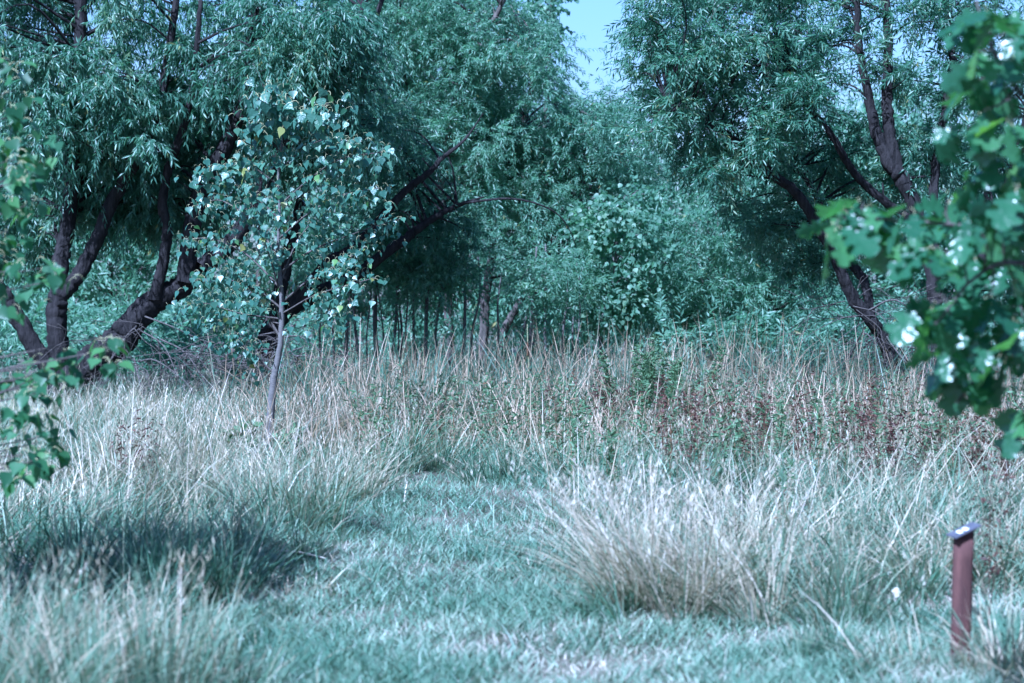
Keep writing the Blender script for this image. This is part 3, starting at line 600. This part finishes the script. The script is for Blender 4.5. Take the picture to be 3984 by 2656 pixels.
for (x, y) in op:
    y = y - 110 * np.clip((y - 1100) / 300, 0, 1)
    c = P(x, y, dO + rng.uniform(-.3, .25))
    a = OBP[np.argmin(np.linalg.norm(OBP - c, axis=1))]
    if np.linalg.norm(c - a) > .02:
        p = spline(np.array([a, (a + c) / 2 + rng.normal(0, .015, 3), c]), 4); V, Q, T = tube_arrays(p, np.linspace(.0045, .0025, len(p)), 5)
        part('twig', new_mesh('twig', V, [Q, T], None, ['bark_thin'], None, True), oak)
    outd = unit(c - a + np.array([-.05, -.03, 0]) + rng.normal(0, .02, 3)); a0_ = math.atan2(outd[1], outd[0])
    k = 5 if x < 3990 else 3
    for j in range(k):
        o = link('leaf', OM[rng.integers(3)], oak)
        o.matrix_local = leaf_matrix(c - RO + rng.normal(0, .012, 3), a0_ + (j - (k - 1) / 2) * 1.25 + rng.normal(0, .35), rng.normal(.8, .45), rng.normal(0, .6), rng.uniform(.115, .175))
n = 700
q = rdirs(n) * (rng.random(n) ** .4)[:, None] * np.array([1.1, 1.3, 1.6]) + np.array([3.3, dO + .4, 2.6]); q = q[q[:, 0] > 2.35]; n = len(q)
part('leaves', leaves('leaves', OAK_T, q, rdirs(n), unit(rdirs(n) + np.array([0, 0, 1.0])), rng.uniform(.11, .15, n), rng.uniform(.09, .11, n), ['oak']), oak, 'stuff')

# ------------------------------------------------------------------ grass
def blades(bx, by, h, w, az, lean, curl, tone, tip_tone=None, seg=2, mats=('grass',), name='grass', z0=None, flat=False):
    """tapering bent blades; lean and curl are fractions of height; returns mesh"""
    n = len(bx); h = np.broadcast_to(h, (n,)); w = np.broadcast_to(w, (n,)); lean = np.broadcast_to(lean, (n,)); curl = np.broadcast_to(curl, (n,))
    base = np.stack([bx, by, (ground(bx, by) if z0 is None else z0) - 0.01], -1)
    dirx = np.cos(az); diry = np.sin(az)
    face = az + math.pi / 2 + rng.normal(0, 0.7, n); sx, sy = np.cos(face), np.sin(face)
    ts = np.linspace(0, 1, seg + 1); V = []; tn = []
    for i, t in enumerate(ts):
        out_ = h * (lean * t + curl * t * t)
        up = h * (t - 0.42 * np.clip(curl, 0, 2.0) * t ** 2.6)
        c = base + np.stack([dirx * out_, diry * out_, up], -1)
        tt = tone if tip_tone is None else tone + (tip_tone - tone) * t ** 1.5
        if i < seg:
            ww = w * 0.5 * (1 - 0.55 * t)
            V += [c + np.stack([sx * ww, sy * ww, 0 * ww], -1), c - np.stack([sx * ww, sy * ww, 0 * ww], -1)]; tn += [tt, tt]
        else:
            V.append(c); tn.append(tt)
    k = 2 * seg + 1
    VV = np.stack(V, 1).reshape(-1, 3); TT = np.stack(tn, 1).ravel()
    q = np.array([(2 * i, 2 * i + 1, 2 * i + 3, 2 * i + 2) for i in range(seg - 1)]).reshape(-1, 4); t_ = np.array([(2 * seg - 2, 2 * seg - 1, 2 * seg)])
    faces = [tile_faces(t_, n, k)]
    if seg > 1: faces.append(tile_faces(q, n, k))
    return new_mesh(name, VV, faces, np.clip(TT, 0, 1), list(mats))
PATH = np.array([(5.0, -1.35, 9.0), (9.0, -1.25, 9.0), (10.6, -1.28, 9.0), (11.3, -1.34, 3.2), (11.9, -1.38, .75), (13.0, -1.40, .42), (15.0, -1.42, .40), (17.0, -1.20, .36), (18.4, -1.05, .33), (19.2, -.9, .2), (19.5, -.3, -.2)])
def mown(x, y):
    """1 on the mown path, 0 in the tall grass"""
    wob = 0.10 * np.sin(y * 3.1 + 1) + 0.07 * np.sin(y * 7.3 + x)
    l = np.interp(y, PATH[:, 0], PATH[:, 1]); r = np.interp(y, PATH[:, 0], PATH[:, 2])
    inside = (x > l + wob) & (x < r + wob) & (y < 19.4)
    dry = (x > 1.75) & (y < 12.4 + .3 * np.sin(x * 4))
    return inside | dry
def patch(x, y, s, ph):
    return (np.sin(x * s + ph) * np.sin(y * s * .8 + ph * 2.3) + .6 * np.sin(x * s * 2.3 + y * s * 1.7 + ph) + .4 * np.sin(x * s * 5.1 - y * s * 4.3))
def scatter(n, y0, y1, power, margin=1.0):
    u = rng.random(n); e = 1 - power
    y = (y0 ** e + u * (y1 ** e - y0 ** e)) ** (1 / e)
    half = y * 0.2118 * 1.12 + margin
    # wider strips take proportionally more blades
    keep = rng.random(n) < half / half.max()
    x = rng.uniform(-1, 1, n) * half
    return x[keep], y[keep]
# mown path
x, y = scatter(210000, 7.6, 19.6, 2.2, 0.5); k = mown(x, y) & (x < 4.5); x, y = x[k], y[k]; n = len(x)
pt = patch(x, y, 1.5, .7) * .20
tone = np.clip(rng.normal(.41, .15, n) + pt + .28 * ((np.abs(x - 2.6) < 1.2) & (y < 12.8)) * (1 + patch(x, y, 2.3, .2)) * .5, 0, 1)
h = rng.uniform(.035, .10, n) * (1.15 - pt * 1.6)
o = link('mown_grass', blades(x, y, h, rng.uniform(.005, .009, n), rng.uniform(0, 6.28, n), rng.uniform(.2, 1.5, n), rng.uniform(0, .7, n), tone, None, 2, ('lawn',), 'mown_grass'))
tag(o, 'short mown blue green grass of the path', 'grass', kind='stuff')
# low green tufts scattered over the path
tx, ty = scatter(420, 8.5, 19.2, 2.0, 0.0); k = mown(tx, ty); tx, ty = tx[k], ty[k]
nb = 46; bx = np.repeat(tx, nb) + rng.normal(0, .06, len(tx) * nb); by = np.repeat(ty, nb) + rng.normal(0, .06, len(tx) * nb); n = len(bx)
o = link('grass_sprouts', blades(bx, by, rng.uniform(.05, .13, n), rng.uniform(.006, .010, n), rng.uniform(0, 6.28, n), rng.uniform(.1, 1.0, n), rng.uniform(0, .7, n), np.clip(rng.normal(.18, .14, n), 0, 1), None, 2, ('lawn',), 'grass_sprouts'))
tag(o, 'darker green sprouts of longer grass dotted over the mown path', 'grass', kind='stuff')
# tall meadow grass
def tall(n, y0, y1, power, hlo, hhi, wlo, whi, tmean, tsd, cond=None, seg=3, lean=(.05, .45), curl=(.0, .7), tip=.25, hp=.35, margin=1.5):
    x, y = scatter(n, y0, y1, power, margin); k = ~mown(x, y)
    if cond is not None: k &= cond(x, y)
    x, y = x[k], y[k]; n = len(x)
    pt = patch(x, y, 1.1, 2.0)
    h = rng.uniform(hlo, hhi, n) * (1 + hp * .5 * pt + .35 * patch(x, y, 3.1, .4)).clip(.25, 2.0) * (0.75 + .25 * np.clip(np.minimum(np.abs(x + 1.3), 1) + .2, 0, 1))
    tone = np.clip(rng.normal(tmean, tsd, n) + (.16 * patch(x, y, .8, 4.0) + .13 * patch(x, y, 3.1, .4)), 0, 1)
    az = 2.0 * patch(x, y, 1.9, 5.0) + rng.normal(0, 1.1, n)
    return blades(x, y, np.maximum(h, .06), rng.uniform(wlo, whi, n), az, rng.uniform(*lean, n), rng.uniform(*curl, n), tone, np.clip(tone + tip, 0, 1), seg, ('grass',), 'meadow_grass')
tag(link('meadow_grass', tall(100000, 9.2, 30, 1.6, .10, .40, .006, .0115, .22, .21, lean=(.05, 1.3), curl=(0, 1.0), tip=.24)), 'tall mixed green and straw meadow grass on both sides of the path', 'grass', kind='stuff')
tag(link('dry_grass', tall(13000, 12.5, 29, 1.5, .26, .60, .005, .008, .60, .16, lambda x, y: ((x < -.9) & (y > 15)) | ((x > .2) & (y > 13.5)), 3, (.02, .6), (.0, .8), .2)), 'pale straw dry grass standing above the meadow', 'grass', kind='stuff')
n = 15000; y = rng.uniform(23.5, 33, n); x = rng.uniform(-8.5, -.8, n); k = x < -.8 - (y - 23.5) * .18; x, y = x[k], y[k]; n = len(x); tone = np.clip(rng.normal(.42, .22, n) + .15 * patch(x, y, 1.2, .5), 0, 1)
tag(link('shade_grass', blades(x, y, rng.uniform(.2, .62, n), rng.uniform(.007, .012, n), rng.uniform(0, 6.28, n), rng.uniform(.05, .8, n), rng.uniform(0, .9, n), tone, np.clip(tone + .2, 0, 1), 3, ('grass',), 'shade_grass')), 'green and straw grass in the shade at the foot of the large willow', 'grass', kind='stuff')
# half-tall grass that blurs the edge between the path and the meadow
x, y = scatter(110000, 8.5, 20.5, 1.9, 0.8); off_ = rng.normal(0, .32, len(x)); k = (mown(x, y) != mown(x + off_, y + rng.normal(0, .25, len(x)))); x, y = x[k], y[k]; n = len(x)
tone = np.clip(rng.normal(.30, .18, n) + .12 * patch(x, y, 1.3, 3.0), 0, 1)
tag(link('edge_grass', blades(x, y, rng.uniform(.05, .17, n) * (1 + .3 * patch(x, y, 2.0, 1.0)).clip(.4), rng.uniform(.006, .011, n), rng.uniform(0, 6.28, n), rng.uniform(.1, 1.2, n), rng.uniform(0, 1, n), tone, np.clip(tone + .3, 0, 1), 3, ('grass',), 'edge_grass')), 'half tall green grass fringing the mown path', 'grass', kind='stuff')
# seed heads on tall stalks
def seed_stalks(x, y, h, az, lean, tone, mats=('grass',), nh=9, hs=.16):
    n = len(x); parts_ = []
    me = blades(x, y, h, np.full(n, .0032), az, lean, np.full(n, .12), tone, None, 3, mats, 'stalks')
    base = np.stack([x, y, ground(x, y)], -1)
    t = np.linspace(1 - hs, 1.0, nh)[None] + 0 * x[:, None]
    outd = h[:, None] * (lean[:, None] * t + .12 * t * t); up = h[:, None] * (t - .42 * .12 * t ** 2.6)
    pos = base[:, None] + np.stack([np.cos(az)[:, None] * outd, np.sin(az)[:, None] * outd, up], -1)
    N = n * nh; d = unit(rdirs(N) * .6 + np.array([0, 0, 1.0]))
    return me, leaves('heads', WILLOW_T, pos.reshape(-1, 3), d, rdirs(N), rng.uniform(.02, .045, N), rng.uniform(.004, .007, N), mats, np.clip(np.repeat(tone, nh) + rng.normal(.05, .08, N), 0, 1))
def join(name, meshes):
    obs = [(np.empty(len(m.vertices) * 3, np.float32), m) for m in meshes]; Vs, Fs3, Fs4, Tn, off = [], [], [], [], 0
    for buf, m in obs:
        m.vertices.foreach_get('co', buf); Vs.append(buf.reshape(-1, 3))
        tot = np.empty(len(m.polygons), np.int32); m.polygons.foreach_get('loop_total', tot); vi = np.empty(len(m.loops), np.int32); m.loops.foreach_get('vertex_index', vi)
        st = np.r_[0, np.cumsum(tot)[:-1]]
        for kk, F_ in ((3, Fs3), (4, Fs4)):
            s = st[tot == kk]
            if len(s): F_.append(vi[s[:, None] + np.arange(kk)] + off)
        tb = np.empty(len(m.vertices), np.float32); m.attributes['tone'].data.foreach_get('value', tb); Tn.append(tb); off += len(m.vertices)
    mats = [k for k, v in M.items() if v == meshes[0].materials[0]]
    F_ = [np.vstack(f) for f in (Fs3, Fs4) if f]
    me = new_mesh(name, np.vstack(Vs), F_, np.concatenate(Tn), mats)
    for m in meshes: bpy.data.meshes.remove(m)
    return me
x, y = scatter(2400, 11.5, 27, 1.5, 1.0); k = ~mown(x, y); x, y = x[k], y[k]; n = len(x)
tag(link('seeding_grass', join('seeding_grass', seed_stalks(x, y, rng.uniform(.4, .8, n), rng.uniform(0, 6.28, n), rng.uniform(.02, .45, n), np.clip(rng.normal(.70, .1, n), 0, 1)))), 'thin pale stalks with feathery seed heads over the meadow', 'grass', kind='stuff')

# single bunches of grass one can point at
def tuft(name, label, px, py, h, nn, tone, dirx=0.0, spread=.55, r=.10, d=None, w=(.0045, .010), curl=(.0, 1.1), tip=.22, heads=0, cat='grass tuft', tsd=.18, seg=4):
    n = int(nn * .8); r = r * 1.4; spread = spread * 1.02; heads = int(heads * .5)
    if d is None: d = gdepth(py)
    c = P(px, py, d); X0 = float(c[0]); Y0 = float(d)
    nc = 6; cx = rng.normal(0, r * .8, nc); cy = rng.normal(0, r * .8, nc); cl = rng.normal(0, .22, (nc, 2)); ch = rng.uniform(.65, 1.15, nc); ci = rng.integers(0, nc, n)
    az = rng.uniform(0, 6.28, n); rr = r * .45 * rng.random(n) ** .6
    bx = X0 + np.cos(az) * rr + cx[ci]; by = Y0 + np.sin(az) * rr + cy[ci]
    az2 = az + rng.normal(0, .5, n)
    n = len(az); ext = rng.gamma(2.2, .42, n); vx = np.cos(az2) * spread * ext + dirx * rng.uniform(.3, 1.6, n); vy = np.sin(az2) * spread * ext + cl[ci, 1]; vx = vx + cl[ci, 0]
    lean = np.hypot(vx, vy) * .6; azf = np.arctan2(vy, vx)
    t0 = np.clip(rng.normal(tone - .22, tsd, n), 0, 1); tip = tip + .22 + rng.normal(0, .15, n)
    root = thing(name, (X0, Y0, float(ground(X0, Y0))), label, cat, 'grass tufts along the path')
    hh = h * rng.uniform(.3, 1.15, n) * ch[ci]
    part('blades', blades(bx, by, hh, rng.uniform(*w, n), azf, lean, rng.uniform(*curl, n) * np.clip(lean * 1.6, .25, 1), t0, np.clip(t0 + tip, 0, 1), seg, ('grass',), 'blades'), root, 'stuff')
    if heads:
        i = rng.integers(0, n, heads)
        part('seed_heads', join('seed_heads', seed_stalks(bx[i], by[i], h * rng.uniform(.95, 1.3, heads), azf[i], lean[i] * .8, np.clip(rng.normal(tone + .08, .08, heads), 0, 1), nh=14, hs=.25)), root, 'stuff')
    return root
tuft('grass_tuft', 'big pale feathery grass tuft fanning out right of the path', 2640, 2390, .62, 900, .80, -.30, .78, .20, heads=150, tip=.40, w=(.004, .009), tsd=.2)
tuft('grass_tuft', 'pale upright grass tuft just right of the big feathery tuft', 2900, 2370, .46, 620, .48, -.2, .8, .24, heads=60, tip=.35, w=(.004, .009), tsd=.2)
tuft('grass_tuft', 'greener grass tuft leaning left behind the mown edge near the post', 3300, 2300, .44, 460, .42, -.35, .7, .22, heads=30)
tuft('grass_tuft', 'low arching grass tuft leaning over the path edge below the big feathery tuft', 2440, 2400, .32, 360, .36, -.25, .8, .12, heads=12)
tuft('grass_tuft', 'straw coloured grass tuft leaning onto the path behind the big feathery tuft', 2400, 2190, .38, 380, .62, -.3, .75, .15, heads=20)
tuft('grass_tuft', 'dense dark based grass tuft left of the path beneath the young cottonwood', 1180, 2070, .48, 640, .48, .05, .6, .18, heads=60)
tuft('grass_tuft', 'straw grass tuft at the far left corner of the path', 1370, 1960, .48, 560, .64, .05, .6, .18, heads=60)
tuft('grass_tuft', 'dark green arching tuft on the left path edge with a fallen straw beside it', 990, 2180, .36, 460, .33, .1, .75, .15, heads=14)
tuft('grass_tuft', 'small arching green tuft with a dark heart at the end of the path', 1965, 1895, .36, 420, .36, -.2, .75, .12, heads=6)
tuft('grass_tuft', 'spreading green tuft with upright brown stems at the end of the path', 1620, 1850, .52, 460, .44, 0, .7, .16, heads=24)
tuft('grass_tuft', 'broad bladed low green tuft on the mown grass left of the post', 3170, 2545, .24, 300, .30, 0, .95, .09, w=(.006, .009), heads=0)
tuft('grass_tuft', 'blurred pale blades crowding the bottom right corner beside the post', 3960, 2640, .42, 420, .70, -.1, .7, .22, heads=12)
tuft('grass_tuft', 'blurred pale tuft at the foot of the marker post', 3700, 2640, .22, 240, .55, 0, .8, .14)
for i, (x_, d_, lab) in enumerate([(60, 8.7, 'blurred tall straw tuft in the bottom left corner'), (330, 9.0, 'blurred tall straw tuft second from the bottom left corner'), (470, 9.3, 'blurred straw tuft third from the bottom left corner'), (160, 10.0, 'shaded tall tuft under the poplar leaves in the lower left'), (640, 9.8, 'low blurred tuft edging the mown grass at the lower left')]):
    tuft('grass_tuft', lab, x_, 0, (.52, .52, .40, .48, .18)[i], (520, 560, 480, 480, 360)[i], (.50, .50, .42, .32, .38)[i], .04, .45, .22, d=d_, heads=(40, 44, 30, 20, 6)[i])
for x_, y_, hh, lab in [(620, 2330, .42, 'shaded dark green tuft left of the path in the poplar shadow'), (780, 2330, .36, 'shaded dark green tuft by the path edge at the tip of the poplar shadow'), (430, 2230, .44, 'dark green tuft deep in the poplar shadow')]:
    tuft('grass_tuft', lab, x_, y_, hh, 520, .24, .05, .5, .2, heads=10, tip=.12)
tuft('grass_tuft', 'feathery straw tuft under the young cottonwood trunk', 860, 1930, .50, 560, .70, .05, .5, .24, heads=70)
tuft('grass_tuft', 'tall bleached tuft left of the young cottonwood trunk', 560, 1850, .54, 560, .78, .05, .5, .28, heads=80)
tuft('grass_tuft', 'grey green tuft leaning right behind the post', 3560, 2180, .42, 460, .42, -.4, .7, .22, heads=30)
tuft('grass_tuft', 'straw tuft with arching blades at the right picture edge behind the post', 3930, 2270, .5, 460, .6, -.1, .7, .2, heads=26)

# ------------------------------------------------------------------ reeds, weeds
n = 20000
y = rng.uniform(23.6, 33, n); x = rng.uniform(-3.6, 9.0, n); k = (x > -3.2 + (y - 24) * .12) & (rng.random(n) < np.clip((x + 3.6) / 2.2, .15, 1)); x, y = x[k], y[k]; n = len(x)
h = rng.uniform(.45, 1.32, n) * (1 + .16 * patch(x, y, 1.3, 1.0)); t0 = np.clip(rng.normal(.20, .18, n), 0, 1)
tipt = np.where(rng.random(n) < .46, rng.uniform(.75, 1, n), t0 + .1)
cu = np.where(rng.random(n) < .65, rng.uniform(.3, 1.2, n), rng.uniform(0, .2, n))
tag(link('cattail_reeds', blades(x, y, h, rng.uniform(.007, .014, n), rng.uniform(0, 6.28, n), rng.gamma(1.6, .11, n), cu, t0, tipt, 5, ('reed',), 'cattail_reeds')), 'band of green cattail reeds with bent tan tips in front of the trees', 'reeds', kind='stuff')
n = 4000
y = rng.uniform(20.5, 26.5, n); x = rng.uniform(-2.6, 7, n)
tag(link('dry_reeds', blades(x, y, rng.uniform(.3, .95, n), rng.uniform(.007, .012, n), rng.uniform(0, 6.28, n), rng.uniform(.0, .55, n), np.where(rng.random(n) < .5, rng.uniform(.4, 1.3, n), rng.uniform(0, .3, n)), np.clip(rng.normal(.68, .15, n), 0, 1), np.clip(rng.normal(.85, .1, n), 0, 1), 5, ('reed',), 'dry_reeds')), 'bleached broken reeds leaning among the weeds', 'reeds', kind='stuff')
# brown cattail spikes
spk = [(2040, 1470, 29), (1725, 1450, 29), (1570, 1420, 28), (2960, 1440, 28), (3090, 1480, 27), (2690, 1400, 29), (3370, 1400, 28), (2060, 1330, 30), (1660, 1420, 29), (2930, 1400, 30)]
wh = ['beside the dark reeds in the middle', 'in the shaded reeds below the slim stems', 'at the left end of the reed band', 'right of the green bush', 'leaning between the green bush and the tall willow', 'just right of the green bush', 'by the tall willow foot', 'standing highest in the middle reeds', 'beside its twin in the shaded reeds', 'among the reeds right of the bush, paler']
for (x_, y_, d_), lab in zip(spk, wh):
    c = P(x_, y_, d_); gz = float(ground(c[0], d_)); root = thing('cattail', (c[0], d_, gz), 'brown cattail spike ' + lab, 'cattail', 'cattails in the reed band')
    ln = rng.normal(0, .06, 2); top = np.array([c[0] + ln[0], d_ + ln[1], c[2]])
    V, Q, T = tube_arrays(np.array([(c[0], d_, gz - .05), (c[0], d_, (gz + c[2]) / 2), top, top + (ln[0] * .2, 0, .22)]), [.006, .005, .004, .002], 5)
    part('stalk', new_mesh('stalk', V, [Q, T], None, ['petiole'], None, True), root)
    V, Q, T = tube_arrays(spline(np.array([top - (0, 0, .17), top - (0, 0, .16), top - (0, 0, .08), top]), 3), [.005, .011, .013, .013, .013, .013, .013, .013, .012, .006], 8)
    part('spike', new_mesh('spike', V, [Q, T], None, ['spike'], None, True), root)
# dock and leafy weeds
def weed_arrays(x, y, h, n_leaf, tone_m, tone_sd, L, W, seedy):
    """stems with lance leaves; seedy weeds carry clustered brown seed scraps at the top"""
    N = len(x); az = rng.uniform(0, 6.28, N); lean = rng.uniform(0, .25, N)
    t = rng.uniform(.35 if seedy else .15, 1.0, (N, n_leaf))
    base = np.stack([x, y, ground(x, y)], -1)
    pos = base[:, None] + np.stack([np.cos(az)[:, None] * lean[:, None] * h[:, None] * t, np.sin(az)[:, None] * lean[:, None] * h[:, None] * t, h[:, None] * t], -1)
    pos += rng.normal(0, .025 if seedy else .015, pos.shape)
    d = rdirs(N * n_leaf); d[:, 2] = d[:, 2] * .6 + (-.1 if seedy else .35)
    tn = np.clip(np.repeat(rng.normal(tone_m, tone_sd * .5, N), n_leaf) + rng.normal(0, tone_sd, N * n_leaf), 0, 1)
    return pos.reshape(-1, 3), unit(d), rdirs(N * n_leaf), L * rng.uniform(.6, 1.3, N * n_leaf), W * rng.uniform(.6, 1.3, N * n_leaf), tn, az, lean
def weed_mesh(name, x, y, h, *a):
    pos, d, nr, L, W, tn, az, lean = weed_arrays(x, y, h, *a)
    st = blades(x, y, h, np.full(len(x), .007), az, lean, np.zeros(len(x)), np.full(len(x), .25 if a[-1] else .5), None, 2, ('weed',), 'stems')
    return join(name, [leaves(name, WILLOW_T, pos, d, nr, L, W, ['weed'], tn), st])
n = 430; cy_ = 28 - 11.5 * rng.random(60) ** 1.25; cx_ = rng.uniform(0, 6.6, 60); ci_ = rng.integers(0, 60, n); y = cy_[ci_] + rng.normal(0, .45, n); x = cx_[ci_] + rng.normal(0, .5, n); k = (x > .2 + (y < 20) * .9); x, y = x[k], y[k]
tag(link('red_weeds', weed_mesh('red_weeds', x, y, rng.uniform(.35, .85, len(x)), 46, .18, .13, .045, .013, True)), 'rust red withered dock weeds spread through the meadow before the reeds', 'weeds', kind='stuff')
n = 900; y = rng.uniform(17, 28, n); x = rng.uniform(-1.2, 6.6, n); k = ~mown(x, y); x, y = x[k], y[k]
tag(link('leafy_weeds', weed_mesh('leafy_weeds', x, y, rng.uniform(.3, .8, len(x)), 34, .78, .10, .065, .016, False)), 'green leafy weeds with narrow leaves among the rust red dock', 'weeds', kind='stuff')
def weed(name, label, px, py, d, h, n, tone, seedy=True, nst=5, spread=.08, cat='weed', L=.05, W=.014):
    c = P(px, py, d) ; x = c[0] + rng.normal(0, spread, nst); y = d + rng.normal(0, spread, nst)
    root = thing(name, (float(c[0]), d, float(ground(c[0], d))), label, cat, 'single weeds in the meadow')
    me = weed_mesh(name, x, y, h * rng.uniform(.75, 1.05, nst), n, tone, .10, L, W, seedy)
    part('stems', me, root, 'stuff')
weed('dock_weed', 'dark red dock weed standing in the tall grass left of the path', 545, 1950, 17.2, .62, 60, .12, nst=3)
weed('dock_weed', 'dark wine red dock weed right behind the marker post', 3815, 2200, 10.9, .78, 60, .10, nst=2, spread=.02, L=.035)
weed('dock_weed', 'deep red dock clump in the meadow above the post', 3500, 1950, 16.5, .66, 80, .10, nst=6, spread=.10)
weed('dock_weed', 'rust red dock clump below the tall willow foot', 3350, 1700, 21, .6, 80, .16, nst=6, spread=.12)
weed('dock_weed', 'dark red dock clump below the green bush', 2560, 1600, 23.0, .75, 90, .10, nst=8, spread=.16)
weed('dock_weed', 'brown red dock clump left of the green bush', 2380, 1580, 23.5, .8, 80, .12, nst=6, spread=.14)
weed('dock_weed', 'rust red dock clump at the right edge of the meadow', 3900, 1900, 17.0, .55, 80, .20, nst=7, spread=.14)
weed('dock_weed', 'rust red dock clump in the meadow middle right', 2900, 1720, 20.5, .62, 90, .14, nst=8, spread=.16)
weed('green_bush', 'small fine leaved green bush standing up out of the reeds', 2570, 1560, 23.6, 1.12, 330, .95, False, 13, .15, 'bush', .06, .018)
weed('leafy_weed', 'tall green leafed weed with reddish base right of the big feathery tuft', 3050, 2010, 14.2, .62, 40, .6, False, 3, .05)
weed('leafy_weed', 'low leafy plant left of the young cottonwood foot', 960, 1800, 21.0, .32, 40, .85, False, 5, .09, L=.09, W=.05)
weed('leafy_weed', 'low leafy plant right of the young cottonwood foot', 1120, 1800, 21.0, .30, 36, .85, False, 4, .06, L=.09, W=.05)
# single tall pale stalks
for px, py0, py1, lean, lab in [(690, 2545, 2180, .05, 'single pale straight straw stalk in the poplar shadow'), (3040, 2330, 1770, .01, 'tall green grass stalk rising right of the big feathery tuft'), (2540, 2240, 1790, -.02, 'thin white stalk rising from behind the big feathery tuft')]:
    d = gdepth(py0); a = P(px, py0, d); e = P(px + (py0 - py1) * lean, py1, d)
    root = thing('grass_stalk', (a[0], d, float(ground(a[0], d))), lab, 'grass stalk')
    gr = spline(np.array([a - (0, 0, .03), (a * .6 + e * .4) + (.006, 0, 0), (a * .25 + e * .75), e]), 5)
    V, Q, T = tube_arrays(gr, np.linspace(.0055, .003, len(gr)), 5)
    part('stem', new_mesh('stem', V, [Q, T], np.full(len(V), .95 if lean != .01 else .3), ['grass'], None, True), root)
    nh = 26; t = rng.uniform(.78, 1, nh); q = a + (e - a) * t[:, None]
    part('seed_head', leaves('seed_head', WILLOW_T, q, unit(rdirs(nh) * .5 + np.array([0, 0, 1.])), rdirs(nh), rng.uniform(.03, .06, nh), np.full(nh, .007), ['grass'], np.full(nh, .85 if lean != .01 else .35)), root, 'stuff')
# fallen straw, pale dry leaf
d = gdepth(2205); a = P(1085, 2190, gdepth(2190)); e = P(1265, 2222, gdepth(2222)); a[2] = float(ground(a[0], a[1])) + .07; e[2] = float(ground(e[0], e[1])) + .05
V, Q, T = tube_arrays(np.array([a, (a + e) / 2 + (0, 0, .01), e]), [.004, .006, .003], 5)
o = link('fallen_straw', new_mesh('fallen_straw', V, [Q, T], np.full(len(V), 1.0), ['grass'], None, True)); tag(o, 'fallen pale straw lying across the left edge of the path', 'straw')
d = gdepth(2345); c = P(3482, 2315, d)
o = link('dry_leaf', new_mesh('dry_leaf', stamp(OAK_T[0] * np.array([1, .9, 1.6]), c[None] - np.array([[0, 0, .03]]), np.array([[.1, -.1, 1.]]), np.array([[-.2, -1, .3]]), np.array([.068]), np.array([.055])), [OAK_T[1]], None, ['pale'])); tag(o, 'small white dry leaf stuck in the grass left of the post', 'leaf')

# ------------------------------------------------------------------ trail marker post
dP = 9.95
c = P(3735, 2600, dP); post = thing('marker_post', (float(c[0]), dP, float(ground(c[0], dP))), 'short brown steel marker post with a tilted plate on top', 'post')
PXM = dP / F
htop = float(P(3735, 2075, dP)[2]) - post.location.z
def rounded_post(w, dpt, rad, h0, h1l, h1r, seg=4):
    pr = []
    for cx, cy, a0 in ((w - rad, dpt - rad, 0), (-w + rad, dpt - rad, 90), (-w + rad, -dpt + rad, 180), (w - rad, -dpt + rad, 270)):
        for k in range(seg + 1):
            a = R(a0 + 90 * k / seg); pr.append((cx + rad * math.cos(a), cy + rad * math.sin(a)))
    pr = np.array(pr); n = len(pr); zs = [h0, .15, .3, .45]
    V = []
    for z in zs: V.append(np.c_[pr, np.full(n, z)])
    V.append(np.c_[pr, np.interp(pr[:, 0], [-w, w], [h1l, h1r])]); V = np.vstack(V)
    Q = []
    for s in range(len(zs)):
        for k in range(n): Q.append((s * n + k, s * n + (k + 1) % n, (s + 1) * n + (k + 1) % n, (s + 1) * n + k))
    return V, np.array(Q), np.array([list(range(len(zs) * n, (len(zs) + 1) * n))])
V, Q, T = rounded_post(.0385, .036, .024, -.25, htop - .012, htop + .028)
ob = link('shaft', new_mesh('shaft', V, [Q, T], None, ['rust'], None, True), post); ob.rotation_euler = (0, 0, R(14))
ob.rotation_euler.y = R(1.4)
pl = bpy.data.objects.new('plate', None)
def box(sx, sy, sz, bev):
    import bmesh
    bm = bmesh.new(); bmesh.ops.create_cube(bm, size=1); bmesh.ops.scale(bm, vec=(sx, sy, sz), verts=bm.verts)
    bmesh.ops.bevel(bm, geom=bm.edges[:], offset=bev, segments=2, affect='EDGES'); me = bpy.data.meshes.new('plate'); bm.to_mesh(me); bm.free(); return me
me = box(.128, .092, .006, .0015); me.materials.append(M['plate'])
pl = link('plate', me, post, (0.012, -.006, htop + .014)); pl.rotation_euler = (R(4), R(-24), R(14))
for k, x_ in enumerate((-.022, .006)):
    me = box(.018, .040, .0016, .0004); me.materials.append(M['white']); link('mark', me, pl, (x_, -.004, .0042))
